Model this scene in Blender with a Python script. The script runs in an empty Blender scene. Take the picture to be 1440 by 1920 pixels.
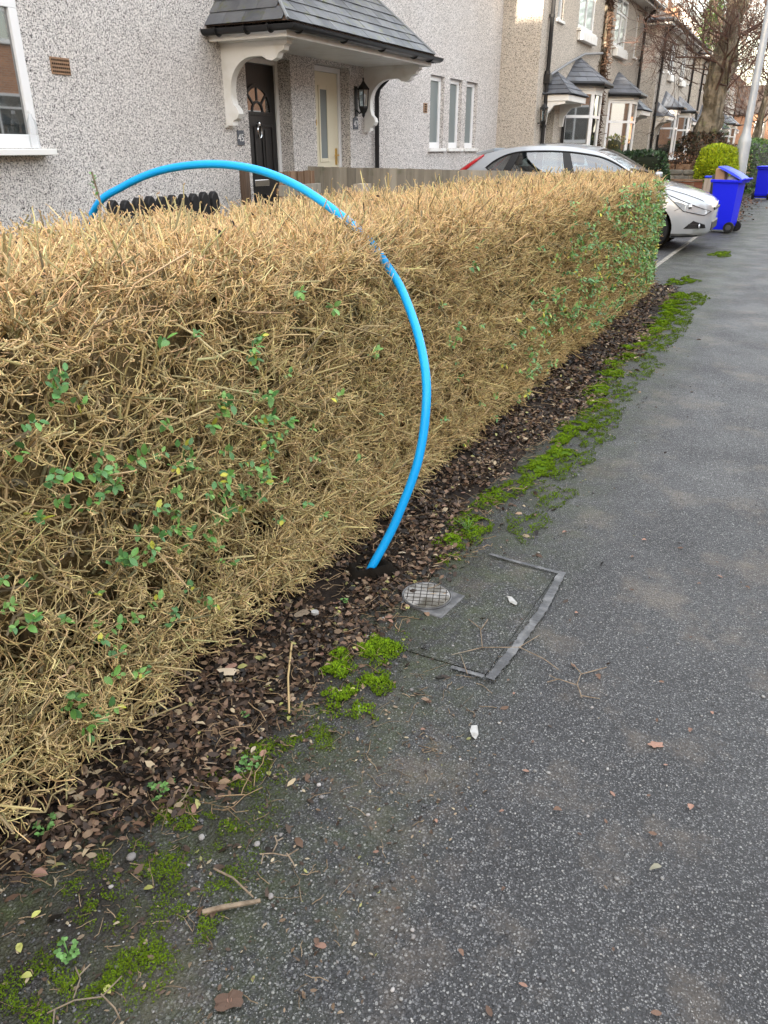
import bpy, bmesh, math, random
import numpy as np
from mathutils import Vector, Matrix, Euler
from mathutils import noise as mnoise
from mathutils.geometry import tessellate_polygon

rnd = random.Random(7)
rng = np.random.default_rng(11)
SC = bpy.context.scene
COL = SC.collection
PI = math.pi
R = math.radians

# ------------------------------------------------------------------ camera
cam_d = bpy.data.cameras.new('camera')
cam = bpy.data.objects.new('camera', cam_d)
COL.objects.link(cam)
cam.location = (0, 0, 1.5)
cam.rotation_euler = (R(90 - 25.6), 0, R(27.2))
cam_d.sensor_fit = 'VERTICAL'
cam_d.sensor_height = 36.0
cam_d.lens = 36.0 * 1423 / 1920
cam_d.clip_start = 0.05
cam_d.clip_end = 900
SC.camera = cam

# ------------------------------------------------------------------ sky, sun, exposure
SUN_EL = R(5.5)
SUN_DIR = Vector((-0.012, 1.0, -math.tan(SUN_EL))).normalized()      # the way the light travels
world = bpy.data.worlds.new('World')
SC.world = world
world.use_nodes = True
wn = world.node_tree
wn.nodes.clear()
sky = wn.nodes.new('ShaderNodeTexSky')
sky.sky_type = 'NISHITA'
sky.sun_disc = False
sky.sun_elevation = SUN_EL
sky.sun_rotation = math.atan2(-SUN_DIR.x, -SUN_DIR.y)
sky.air_density = 1.0
sky.dust_density = 2.0
sky.ozone_density = 1.0
bg = wn.nodes.new('ShaderNodeBackground')
bg.inputs['Strength'].default_value = 0.15
wo = wn.nodes.new('ShaderNodeOutputWorld')
# broken thin cloud over the whole sky, mixed into the clear sky
wtc = wn.nodes.new('ShaderNodeTexCoord')
wmp = wn.nodes.new('ShaderNodeMapping'); wmp.inputs['Scale'].default_value = (1.0, 1.0, 2.6)
wn.links.new(wtc.outputs['Generated'], wmp.inputs['Vector'])
wno = wn.nodes.new('ShaderNodeTexNoise'); wno.inputs['Scale'].default_value = 3.2; wno.inputs['Detail'].default_value = 7
wn.links.new(wmp.outputs[0], wno.inputs['Vector'])
wmr = wn.nodes.new('ShaderNodeMapRange'); wmr.inputs['From Min'].default_value = .33; wmr.inputs['From Max'].default_value = .62
wmr.inputs['To Min'].default_value = .45; wmr.inputs['To Max'].default_value = .97
wn.links.new(wno.outputs['Fac'], wmr.inputs['Value'])
wmx = wn.nodes.new('ShaderNodeMix'); wmx.data_type = 'RGBA'
wn.links.new(wmr.outputs[0], wmx.inputs[0])
wn.links.new(sky.outputs[0], wmx.inputs[6]); wmx.inputs[7].default_value = (1.49, 1.46, 1.46, 1)
wn.links.new(wmx.outputs[2], bg.inputs['Color'])
wn.links.new(bg.outputs[0], wo.inputs['Surface'])
sun_d = bpy.data.lights.new('sun', 'SUN')
sun_d.energy = 2.0
sun_d.angle = R(0.5)
sun_d.color = (1.0, 0.88, 0.72)
sun = bpy.data.objects.new('sun', sun_d)
COL.objects.link(sun)
sun.rotation_euler = SUN_DIR.to_track_quat('-Z', 'Y').to_euler()
vs = SC.view_settings
SC.display_settings.display_device = 'sRGB'
vs.view_transform = 'Standard'
vs.look = 'None'
vs.gamma = 1.0
vs.exposure = 3.75
vs.use_curve_mapping = False

# ------------------------------------------------------------------ materials
def mat(name, base=(.5, .5, .5), rough=.6, spec=.5, metal=0.0, var=None, bump=None, coat=0.0, attr=None,
        trans=0.0, ior=1.45, alpha=None, streak=None, hue=0.0):
    """Principled material; var=(scale, colour, low, high) mixes a second colour by noise; bump=(scale, strength, distance);
    streak=(scale vector, colour, low, high) is stretched noise; attr = name of a colour attribute for the base."""
    m = bpy.data.materials.new(name)
    m.use_nodes = True
    nt = m.node_tree
    b = nt.nodes['Principled BSDF']
    b.inputs['Roughness'].default_value = rough
    b.inputs['Specular IOR Level'].default_value = spec
    b.inputs['Metallic'].default_value = metal
    b.inputs['Coat Weight'].default_value = coat
    b.inputs['Coat Roughness'].default_value = .06
    b.inputs['Transmission Weight'].default_value = trans
    b.inputs['IOR'].default_value = ior
    tc = nt.nodes.new('ShaderNodeTexCoord')
    cur = None
    if attr:
        a = nt.nodes.new('ShaderNodeAttribute'); a.attribute_name = attr
        cur = a.outputs['Color']
    else:
        rgb = nt.nodes.new('ShaderNodeRGB'); rgb.outputs[0].default_value = (*base, 1)
        cur = rgb.outputs[0]
    def mixin(fac, colour):
        nonlocal cur
        mx = nt.nodes.new('ShaderNodeMix'); mx.data_type = 'RGBA'
        nt.links.new(fac, mx.inputs['Factor'])
        nt.links.new(cur, mx.inputs[6]); mx.inputs[7].default_value = (*colour, 1)
        cur = mx.outputs[2]
    def noise_fac(vec, scale, lo, hi, detail=5):
        n = nt.nodes.new('ShaderNodeTexNoise'); n.inputs['Scale'].default_value = scale; n.inputs['Detail'].default_value = detail
        nt.links.new(vec, n.inputs['Vector'])
        mr = nt.nodes.new('ShaderNodeMapRange'); mr.inputs['From Min'].default_value = lo; mr.inputs['From Max'].default_value = hi
        nt.links.new(n.outputs['Fac'], mr.inputs['Value'])
        return mr.outputs[0]
    for v in ([var] if var and not isinstance(var, list) else (var or [])):
        mixin(noise_fac(tc.outputs['Object'], v[0], v[2], v[3]), v[1])
    if streak:
        mp = nt.nodes.new('ShaderNodeMapping'); mp.inputs['Scale'].default_value = streak[0]
        nt.links.new(tc.outputs['Object'], mp.inputs['Vector'])
        mixin(noise_fac(mp.outputs[0], 1.0, streak[2], streak[3]), streak[1])
    if hue:
        oi = nt.nodes.new('ShaderNodeObjectInfo')
        hs = nt.nodes.new('ShaderNodeHueSaturation')
        mr = nt.nodes.new('ShaderNodeMapRange'); mr.inputs['To Min'].default_value = 1 - hue; mr.inputs['To Max'].default_value = 1 + hue
        nt.links.new(oi.outputs['Random'], mr.inputs['Value']); nt.links.new(mr.outputs[0], hs.inputs['Value'])
        nt.links.new(cur, hs.inputs['Color']); cur = hs.outputs[0]
    nt.links.new(cur, b.inputs['Base Color'])
    if bump:
        n = nt.nodes.new('ShaderNodeTexNoise'); n.inputs['Scale'].default_value = bump[0]; n.inputs['Detail'].default_value = 6
        nt.links.new(tc.outputs['Object'], n.inputs['Vector'])
        bp = nt.nodes.new('ShaderNodeBump'); bp.inputs['Strength'].default_value = bump[1]; bp.inputs['Distance'].default_value = bump[2]
        nt.links.new(n.outputs['Fac'], bp.inputs['Height']); nt.links.new(bp.outputs[0], b.inputs['Normal'])
    return m

def ramp(nt, fac, stops, interp='LINEAR'):
    cr = nt.nodes.new('ShaderNodeValToRGB'); cr.color_ramp.interpolation = interp
    el = cr.color_ramp.elements
    while len(el) < len(stops): el.new(0.5)
    for e, (p, c) in zip(el, stops):
        e.position = p; e.color = (*c, 1) if len(c) == 3 else c
    nt.links.new(fac, cr.inputs[0])
    return cr.outputs[0]

def pebbledash(name, light, mid, dark, scale, p_dark, p_mid):
    m = bpy.data.materials.new(name); m.use_nodes = True
    nt = m.node_tree; b = nt.nodes['Principled BSDF']
    b.inputs['Roughness'].default_value = .8; b.inputs['Specular IOR Level'].default_value = .3
    tc = nt.nodes.new('ShaderNodeTexCoord')
    nz = nt.nodes.new('ShaderNodeTexNoise'); nz.inputs['Scale'].default_value = 40; nz.inputs['Detail'].default_value = 3
    nt.links.new(tc.outputs['Object'], nz.inputs['Vector'])
    add = nt.nodes.new('ShaderNodeVectorMath'); add.operation = 'MULTIPLY_ADD'
    add.inputs[1].default_value = (.02, .02, .02)
    nt.links.new(nz.outputs['Color'], add.inputs[0]); nt.links.new(tc.outputs['Object'], add.inputs[2])
    v = nt.nodes.new('ShaderNodeTexVoronoi'); v.inputs['Scale'].default_value = scale
    nt.links.new(add.outputs[0], v.inputs['Vector'])
    sep = nt.nodes.new('ShaderNodeSeparateColor'); nt.links.new(v.outputs['Color'], sep.inputs[0])
    col = ramp(nt, sep.outputs[0], [(0, dark), (p_dark, mid), (p_dark + p_mid, [(a + c) / 2 for a, c in zip(mid, light)]), (min(.97, p_dark + p_mid + .2), light)], 'CONSTANT')
    ln = nt.nodes.new('ShaderNodeTexNoise'); ln.inputs['Scale'].default_value = .7; ln.inputs['Detail'].default_value = 6
    nt.links.new(tc.outputs['Object'], ln.inputs['Vector'])
    lr = ramp(nt, ln.outputs['Fac'], [(.3, (1, .99, .97)), (.72, (.91, .88, .84))])
    mx = nt.nodes.new('ShaderNodeMix'); mx.data_type = 'RGBA'; mx.blend_type = 'MULTIPLY'; mx.inputs[0].default_value = 1
    nt.links.new(col, mx.inputs[6]); nt.links.new(lr, mx.inputs[7])
    nt.links.new(mx.outputs[2], b.inputs['Base Color'])
    bp = nt.nodes.new('ShaderNodeBump'); bp.inputs['Strength'].default_value = .9; bp.inputs['Distance'].default_value = .008; bp.invert = True
    nt.links.new(v.outputs['Distance'], bp.inputs['Height']); nt.links.new(bp.outputs[0], b.inputs['Normal'])
    return m

def asphalt(name, seed, tone, green=True):
    m = bpy.data.materials.new(name); m.use_nodes = True
    nt = m.node_tree; b = nt.nodes['Principled BSDF']
    b.inputs['Specular IOR Level'].default_value = .45
    geo = nt.nodes.new('ShaderNodeNewGeometry')
    P = geo.outputs['Position']
    def noise(scale, detail=5, rough=.6):
        n = nt.nodes.new('ShaderNodeTexNoise'); n.inputs['Scale'].default_value = scale; n.inputs['Detail'].default_value = detail
        n.inputs['Roughness'].default_value = rough
        nt.links.new(P, n.inputs['Vector']); return n.outputs['Fac']
    def mix(a, c, fac, blend='MIX'):
        mx = nt.nodes.new('ShaderNodeMix'); mx.data_type = 'RGBA'; mx.blend_type = blend
        if isinstance(fac, float): mx.inputs[0].default_value = fac
        else: nt.links.new(fac, mx.inputs[0])
        nt.links.new(a, mx.inputs[6])
        if isinstance(c, tuple): mx.inputs[7].default_value = (*c, 1)
        else: nt.links.new(c, mx.inputs[7])
        return mx.outputs[2]
    t = tone
    base = ramp(nt, noise(1.7, 6), [(.3, (.017 * t, .0175 * t, .019 * t)), (.7, (.036 * t, .036 * t, .037 * t))])
    dn_ = nt.nodes.new('ShaderNodeTexNoise'); dn_.inputs['Scale'].default_value = 150; dn_.inputs['Detail'].default_value = 2
    nt.links.new(P, dn_.inputs['Vector'])
    dv = nt.nodes.new('ShaderNodeVectorMath'); dv.operation = 'MULTIPLY_ADD'; dv.inputs[1].default_value = (.007, .007, .007)
    nt.links.new(dn_.outputs['Color'], dv.inputs[0]); nt.links.new(P, dv.inputs[2]); PD = dv.outputs[0]
    cols = None
    heights = []
    for sc_, stops, rad in ((140, [(0, (.035, .035, .037)), (.30, (.07, .07, .074)), (.58, (.115, .115, .12)), (.80, (.165, .165, .165)), (.965, (.26, .26, .25))], .40),
                       (290, [(0, (.016, .016, .016)), (.4, (.04, .04, .044)), (.7, (.095, .095, .10)), (.9, (.24, .24, .24))], .40)):
        v = nt.nodes.new('ShaderNodeTexVoronoi'); v.inputs['Scale'].default_value = sc_
        nt.links.new(PD, v.inputs['Vector'])
        sep = nt.nodes.new('ShaderNodeSeparateColor'); nt.links.new(v.outputs['Color'], sep.inputs[0])
        chip = ramp(nt, sep.outputs[0], stops)
        sb = nt.nodes.new('ShaderNodeMath'); sb.operation = 'MULTIPLY_ADD'; sb.inputs[1].default_value = .30
        nt.links.new(sep.outputs[2], sb.inputs[0]); nt.links.new(v.outputs['Distance'], sb.inputs[2])      # stones of different size
        mask = ramp(nt, sb.outputs[0], [(rad + .02, (1, 1, 1)), (rad + .20, (0, 0, 0))])
        if sc_ == 140:      # only some of the bigger stones break the surface
            g = nt.nodes.new('ShaderNodeMath'); g.operation = 'GREATER_THAN'; g.inputs[1].default_value = .22
            nt.links.new(sep.outputs[1], g.inputs[0])
            mm = nt.nodes.new('ShaderNodeMath'); mm.operation = 'MULTIPLY'
            nt.links.new(g.outputs[0], mm.inputs[0]); nt.links.new(mask, mm.inputs[1]); mask = mm.outputs[0]
        cols = (cols or []) + [(chip, mask)]
        heights.append(v.outputs['Distance'])
    cur = mix(base, cols[1][0], cols[1][1])
    cur = mix(cur, cols[0][0], cols[0][1])
    dirt = ramp(nt, noise(2.6, 7, .7), [(.52, (0, 0, 0)), (.74, (1, 1, 1))])
    md = nt.nodes.new('ShaderNodeMath'); md.operation = 'MULTIPLY'; md.inputs[1].default_value = .70
    nt.links.new(dirt, md.inputs[0])
    cur = mix(cur, (.155, .125, .095), md.outputs[0])
    if green:
        sx = nt.nodes.new('ShaderNodeSeparateXYZ'); nt.links.new(P, sx.inputs[0])
        mr = nt.nodes.new('ShaderNodeMapRange'); mr.inputs['From Min'].default_value = -.42; mr.inputs['From Max'].default_value = -1.0
        nt.links.new(sx.outputs[0], mr.inputs['Value'])
        nn = ramp(nt, noise(7, 12, .82), [(.42, (0, 0, 0)), (.60, (1, 1, 1))])
        mm = nt.nodes.new('ShaderNodeMath'); mm.operation = 'MULTIPLY'
        nt.links.new(mr.outputs[0], mm.inputs[0]); nt.links.new(nn, mm.inputs[1])
        m2 = nt.nodes.new('ShaderNodeMath'); m2.operation = 'MULTIPLY'; m2.inputs[1].default_value = .75
        nt.links.new(mm.outputs[0], m2.inputs[0])
        cur = mix(cur, (.050, .070, .012), m2.outputs[0])
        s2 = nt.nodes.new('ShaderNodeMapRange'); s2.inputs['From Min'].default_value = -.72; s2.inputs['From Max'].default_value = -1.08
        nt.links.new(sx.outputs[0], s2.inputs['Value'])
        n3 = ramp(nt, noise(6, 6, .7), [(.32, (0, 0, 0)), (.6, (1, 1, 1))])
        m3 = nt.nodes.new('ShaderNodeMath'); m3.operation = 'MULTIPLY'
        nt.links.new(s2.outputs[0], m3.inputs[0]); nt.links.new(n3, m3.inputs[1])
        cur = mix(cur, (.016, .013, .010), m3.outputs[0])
    nt.links.new(cur, b.inputs['Base Color'])
    rr = nt.nodes.new('ShaderNodeMapRange'); rr.inputs['To Min'].default_value = .50; rr.inputs['To Max'].default_value = .70
    rr.inputs['From Min'].default_value = .35; rr.inputs['From Max'].default_value = .65
    nt.links.new(noise(2.2, 4), rr.inputs['Value']); nt.links.new(rr.outputs[0], b.inputs['Roughness'])
    last = None
    for h, s, d in ((heights[1], .6, .003), (heights[0], .7, .006)):
        bp = nt.nodes.new('ShaderNodeBump'); bp.invert = True; bp.inputs['Strength'].default_value = s; bp.inputs['Distance'].default_value = d
        nt.links.new(h, bp.inputs['Height'])
        if last is not None: nt.links.new(last, bp.inputs['Normal'])
        last = bp.outputs[0]
    nt.links.new(last, b.inputs['Normal'])
    return m

def brickwork(name, c1, c2, mortar, scale=1.0, axis='x'):
    m = bpy.data.materials.new(name); m.use_nodes = True
    nt = m.node_tree; b = nt.nodes['Principled BSDF']; b.inputs['Roughness'].default_value = .85
    geo = nt.nodes.new('ShaderNodeNewGeometry')
    sp = nt.nodes.new('ShaderNodeSeparateXYZ'); nt.links.new(geo.outputs['Position'], sp.inputs[0])
    ad = nt.nodes.new('ShaderNodeMath'); ad.operation = 'ADD'
    nt.links.new(sp.outputs[0], ad.inputs[0]); nt.links.new(sp.outputs[1], ad.inputs[1])
    cb = nt.nodes.new('ShaderNodeCombineXYZ'); nt.links.new(ad.outputs[0], cb.inputs[0]); nt.links.new(sp.outputs[2], cb.inputs[1])
    br = nt.nodes.new('ShaderNodeTexBrick'); br.inputs['Color1'].default_value = (*c1, 1); br.inputs['Color2'].default_value = (*c2, 1)
    br.inputs['Mortar'].default_value = (*mortar, 1); br.inputs['Scale'].default_value = scale
    br.inputs['Brick Width'].default_value = .225; br.inputs['Row Height'].default_value = .075; br.inputs['Mortar Size'].default_value = .008
    nt.links.new(cb.outputs[0], br.inputs['Vector']); nt.links.new(br.outputs['Color'], b.inputs['Base Color'])
    return m

def glass_mat(name, tint, mirror=.25, top=1.0, rough=.02):
    """Window glass: part mirror, part tinted see-through."""
    m = bpy.data.materials.new(name); m.use_nodes = True
    nt = m.node_tree
    for n in list(nt.nodes): nt.nodes.remove(n)
    out = nt.nodes.new('ShaderNodeOutputMaterial')
    tr = nt.nodes.new('ShaderNodeBsdfTransparent'); tr.inputs[0].default_value = (*tint, 1)
    gl = nt.nodes.new('ShaderNodeBsdfGlossy'); gl.inputs['Roughness'].default_value = rough
    fr = nt.nodes.new('ShaderNodeFresnel'); fr.inputs[0].default_value = 1.5
    mr = nt.nodes.new('ShaderNodeMapRange'); mr.inputs['To Min'].default_value = mirror; mr.inputs['To Max'].default_value = top
    nt.links.new(fr.outputs[0], mr.inputs['Value'])
    mx = nt.nodes.new('ShaderNodeMixShader')
    nt.links.new(mr.outputs[0], mx.inputs[0]); nt.links.new(tr.outputs[0], mx.inputs[1]); nt.links.new(gl.outputs[0], mx.inputs[2])
    nt.links.new(mx.outputs[0], out.inputs[0])
    return m

M = {}
M['dash'] = pebbledash('pebbledash_white', (.90, .87, .86), (.47, .45, .44), (.075, .07, .07), 136, .18, .16)
M['dash2'] = pebbledash('pebbledash_buff', (.70, .64, .57), (.42, .38, .33), (.13, .12, .10), 105, .13, .25)
M['asphalt'] = asphalt('asphalt_pavement', 1, 1.0)
M['asphalt_patch'] = asphalt('asphalt_patch', 2, .75)
M['asphalt_drive'] = asphalt('asphalt_drive', 3, 1.25, False)
M['road'] = asphalt('asphalt_road', 4, 1.2, False)
M['seal'] = mat('bitumen_seal', (.062, .062, .066), .5, var=[(26, (.16, .16, .16), .42, .66), (9, (.05, .05, .05), .5, .65)], bump=(120, .5, .003))
M['soil'] = mat('soil', (.014, .010, .008), .9, .2, var=(14, (.035, .025, .018), .4, .7), bump=(60, .9, .01))
M['earth'] = mat('earth', (.06, .05, .035), .95, .2, var=(3, (.05, .06, .02), .4, .7), bump=(40, .6, .01))
M['concrete'] = mat('concrete', (.30, .28, .25), .85, .3, var=(8, (.18, .17, .14), .4, .7), bump=(90, .4, .003))
M['upvc'] = mat('white_upvc', (.80, .80, .80), .32, .5, var=(3, (.72, .72, .70), .5, .8))
M['white_paint'] = mat('white_paint', (.80, .79, .76), .45, .5, var=(5, (.66, .63, .57), .5, .8))
M['cream'] = mat('cream_door', (.72, .66, .50), .4, .5)
M['black_pl'] = mat('black_plastic', (.012, .012, .013), .35, .5)
M['black_door'] = mat('black_door', (.012, .012, .013), .38, .5, streak=((60, 60, 3), (.022, .021, .02), .45, .6), bump=(40, .1, .002))
M['iron'] = mat('black_iron', (.012, .012, .012), .5, .5)
M['chrome'] = mat('chrome', (.75, .76, .78), .15, .5, 1.0)
M['brass'] = mat('brass', (.70, .46, .14), .3, .5, 1.0)
M['glass_dark'] = mat('window_glass', (.020, .025, .025), .02, 1.0, ior=2.3)
M['glass_frost'] = mat('frosted_glass', (.17, .20, .20), .28, .5)
M['glass_pale'] = mat('window_net_curtain', (.30, .33, .33), .06, 1.0, ior=2.0, streak=((20, 20, 1), (.22, .24, .24), .4, .6))
M['glass_clear'] = glass_mat('clear_glass', (.82, .90, .92), .10)
M['glass_car'] = glass_mat('car_glass', (.50, .62, .66), .22)
M['slate'] = mat('slate', (.085, .089, .098), .42, .5, var=[(3.0, (.14, .143, .148), .42, .7), (11, (.115, .12, .045), .56, .72)],
                 streak=((3, 14, 14), (.16, .165, .17), .58, .8), bump=(30, .35, .004), hue=.3)
M['slate2'] = mat('slate_far', (.12, .13, .15), .45, .5, var=(4, (.085, .09, .10), .45, .7), hue=.25)
M['rooftile'] = mat('roof_tile', (.10, .075, .06), .8, .3, var=(2, (.06, .05, .045), .4, .7), bump=(8, .5, .02))
M['lead'] = mat('lead', (.22, .23, .24), .5, .5)
M['terracotta'] = mat('terracotta', (.33, .20, .12), .8, .3, var=(20, (.26, .17, .11), .4, .7))
M['hole'] = mat('dark_hole', (.01, .008, .006), .9, .1)
M['fence'] = mat('weathered_timber', (.25, .225, .185), .8, .3, streak=((14, 14, 1.2), (.33, .30, .25), .40, .65), var=(5, (.12, .13, .07), .56, .75), bump=(60, .4, .003), hue=.25)
M['fence_brown'] = mat('brown_timber', (.17, .10, .06), .75, .3, streak=((16, 16, 1.2), (.26, .17, .11), .42, .65), bump=(60, .4, .003), hue=.2)
M['fence_red'] = mat('red_brown_timber', (.13, .045, .026), .7, .3, streak=((2, 14, 20), (.19, .08, .05), .42, .65), hue=.2)
M['post_dark'] = mat('dark_timber', (.07, .045, .032), .8, .3, streak=((20, 20, 1.5), (.13, .09, .065), .42, .65))
M['post_pale'] = mat('pale_timber', (.44, .38, .31), .8, .3, streak=((20, 20, 2), (.32, .27, .21), .45, .65))
M['grey_board'] = mat('grey_board', (.06, .06, .062), .6, .4)
M['pipe'] = mat('blue_pipe', (.003, .37, .88), .40, .5, var=[(6, (.006, .41, .92), .4, .7), (55, (.20, .46, .68), .68, .80)])
M['twig'] = mat('hedge_twig', attr='col', rough=.75, spec=.25)
M['hedge_core'] = mat('hedge_wood', (.22, .165, .08), .9, .2, var=(25, (.12, .09, .04), .4, .65), bump=(40, .9, .03))
M['leafmix'] = mat('leaf_litter', attr='col', rough=.6, spec=.4)
M['moss'] = mat('moss', attr='col', rough=.9, spec=.15)
def leaf_mat(name, c, c2, rough=.38):
    m = mat(name, c, rough, .5, var=(40, c2, .4, .7), hue=.35)
    b = m.node_tree.nodes['Principled BSDF']
    b.inputs['Subsurface Weight'].default_value = 0.0
    return m
M['leaf'] = leaf_mat('privet_leaf', (.15, .33, .07), (.09, .23, .055))
M['leaf_blue'] = leaf_mat('privet_leaf_dark', (.11, .27, .080), (.065, .18, .06))
M['leaf_yellow'] = leaf_mat('privet_leaf_yellow', (.42, .40, .04), (.30, .34, .05))
M['leaf_black'] = leaf_mat('withered_leaf', (.022, .012, .010), (.03, .015, .012), .7)
M['leaf_brown'] = leaf_mat('fallen_leaf_brown', (.13, .075, .050), (.08, .05, .035), .75)
M['leaf_pink'] = leaf_mat('fallen_leaf_pink', (.31, .18, .13), (.22, .12, .09), .75)
M['leaf_pale'] = leaf_mat('fallen_leaf_pale', (.46, .38, .28), (.34, .27, .19), .75)
M['leaf_grey'] = leaf_mat('fallen_leaf_grey', (.20, .19, .14), (.14, .135, .10), .75)
M['leaf_lime'] = leaf_mat('fallen_leaf_lime', (.38, .38, .11), (.30, .32, .09), .6)
M['paper'] = mat('white_paper', (.42, .42, .41), .8, .2, var=(45, (.30, .29, .27), .45, .65))
M['stone_p'] = mat('pebble', (.32, .30, .29), .7, .3, var=(60, (.22, .21, .20), .4, .7), hue=.4)
M['stick'] = mat('dry_stick', (.27, .21, .15), .85, .2, var=[(40, (.15, .11, .075), .42, .65), (9, (.20, .18, .14), .5, .7)], bump=(120, .6, .002))
M['straw'] = mat('dry_straw', (.46, .34, .17), .7, .3)
M['weed'] = leaf_mat('weed_leaf', (.12, .25, .065), (.08, .18, .05), .6)
M['steel'] = mat('worn_iron_cover', (.30, .29, .275), .65, .4, .0, var=[(22, (.13, .12, .10), .44, .66), (9, (.05, .045, .03), .52, .68)], bump=(90, .4, .002))
M['silver'] = mat('silver_paint', (.42, .45, .485), .30, .5, .35, coat=1.0)
M['tyre'] = mat('tyre_rubber', (.015, .015, .016), .75, .3)
M['alloy'] = mat('alloy_wheel', (.55, .56, .58), .3, .5, 1.0)
M['car_black'] = mat('car_trim', (.010, .010, .011), .4, .5)
M['car_seat'] = mat('car_seat', (.03, .03, .035), .9, .2)
M['lamp_red'] = mat('tail_lamp', (.48, .015, .02), .15, .6, coat=1)
M['lamp_glass'] = mat('headlamp_glass', (.42, .47, .52), .06, .9, .35, coat=1)
M['bin_blue'] = mat('bin_blue', (.004, .012, .74), .5, .4)
M['bin_blue_lid'] = mat('bin_blue_lid', (.010, .045, .72), .4, .5)
M['card'] = mat('cardboard', (.46, .30, .18), .85, .2, var=(6, (.40, .26, .16), .4, .7))
M['galv'] = mat('galvanised_steel', (.42, .45, .48), .5, .5, .35, var=(6, (.34, .37, .40), .4, .7))
M['bark'] = mat('bark', (.23, .20, .155), .9, .2, streak=((9, 9, 1.6), (.10, .085, .062), .46, .60), var=[(5, (.15, .13, .095), .45, .6), (3, (.15, .165, .08), .56, .7)], bump=(14, 1, .05))
M['bark_red'] = mat('red_twig', (.105, .060, .050), .8, .2, var=(2, (.13, .09, .07), .4, .6))
M['ivy_dead'] = mat('dead_ivy', attr='col', rough=.8, spec=.2)
M['foliage'] = mat('foliage', attr='col', rough=.5, spec=.4)
M['stonewall'] = mat('garden_stone', (.20, .19, .17), .9, .2, var=(9, (.13, .125, .10), .4, .65), bump=(30, .8, .012), hue=.3)
M['brick'] = brickwork('brick_orange', (.55, .26, .13), (.42, .19, .10), (.45, .38, .30))
M['brick2'] = brickwork('brick_far', (.46, .22, .12), (.38, .17, .09), (.40, .32, .25))
M['plastic_clear'] = glass_mat('clear_plastic', (.95, .96, .97), .04, .30, .12)
M['label_blue'] = mat('bottle_label', (.62, .66, .74), .4)
M['plate'] = mat('slate_plate', (.09, .10, .12), .45)
M['black_edge'] = mat('black_plastic_edging', (.013, .013, .015), .4, .5)
M['lime_net'] = mat('green_board', (.18, .62, .04), .5)

# ------------------------------------------------------------------ mesh helpers
def root_of(o):
    while o.parent: o = o.parent
    return o

def link(name, me, parent=None):
    o = bpy.data.objects.new(name, me); COL.objects.link(o)
    if parent: o.parent = parent
    return o

def tag(o, label=None, cat=None, group=None, kind=None):
    if label: o['label'] = label
    if cat: o['category'] = cat
    if group: o['group'] = group
    if kind: o['kind'] = kind
    return o

def thing(name, label, cat, loc=(0, 0, 0), group=None):
    o = bpy.data.objects.new(name, None); COL.objects.link(o)
    o.location = loc; o.empty_display_size = .1
    return tag(o, label, cat, group)

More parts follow.
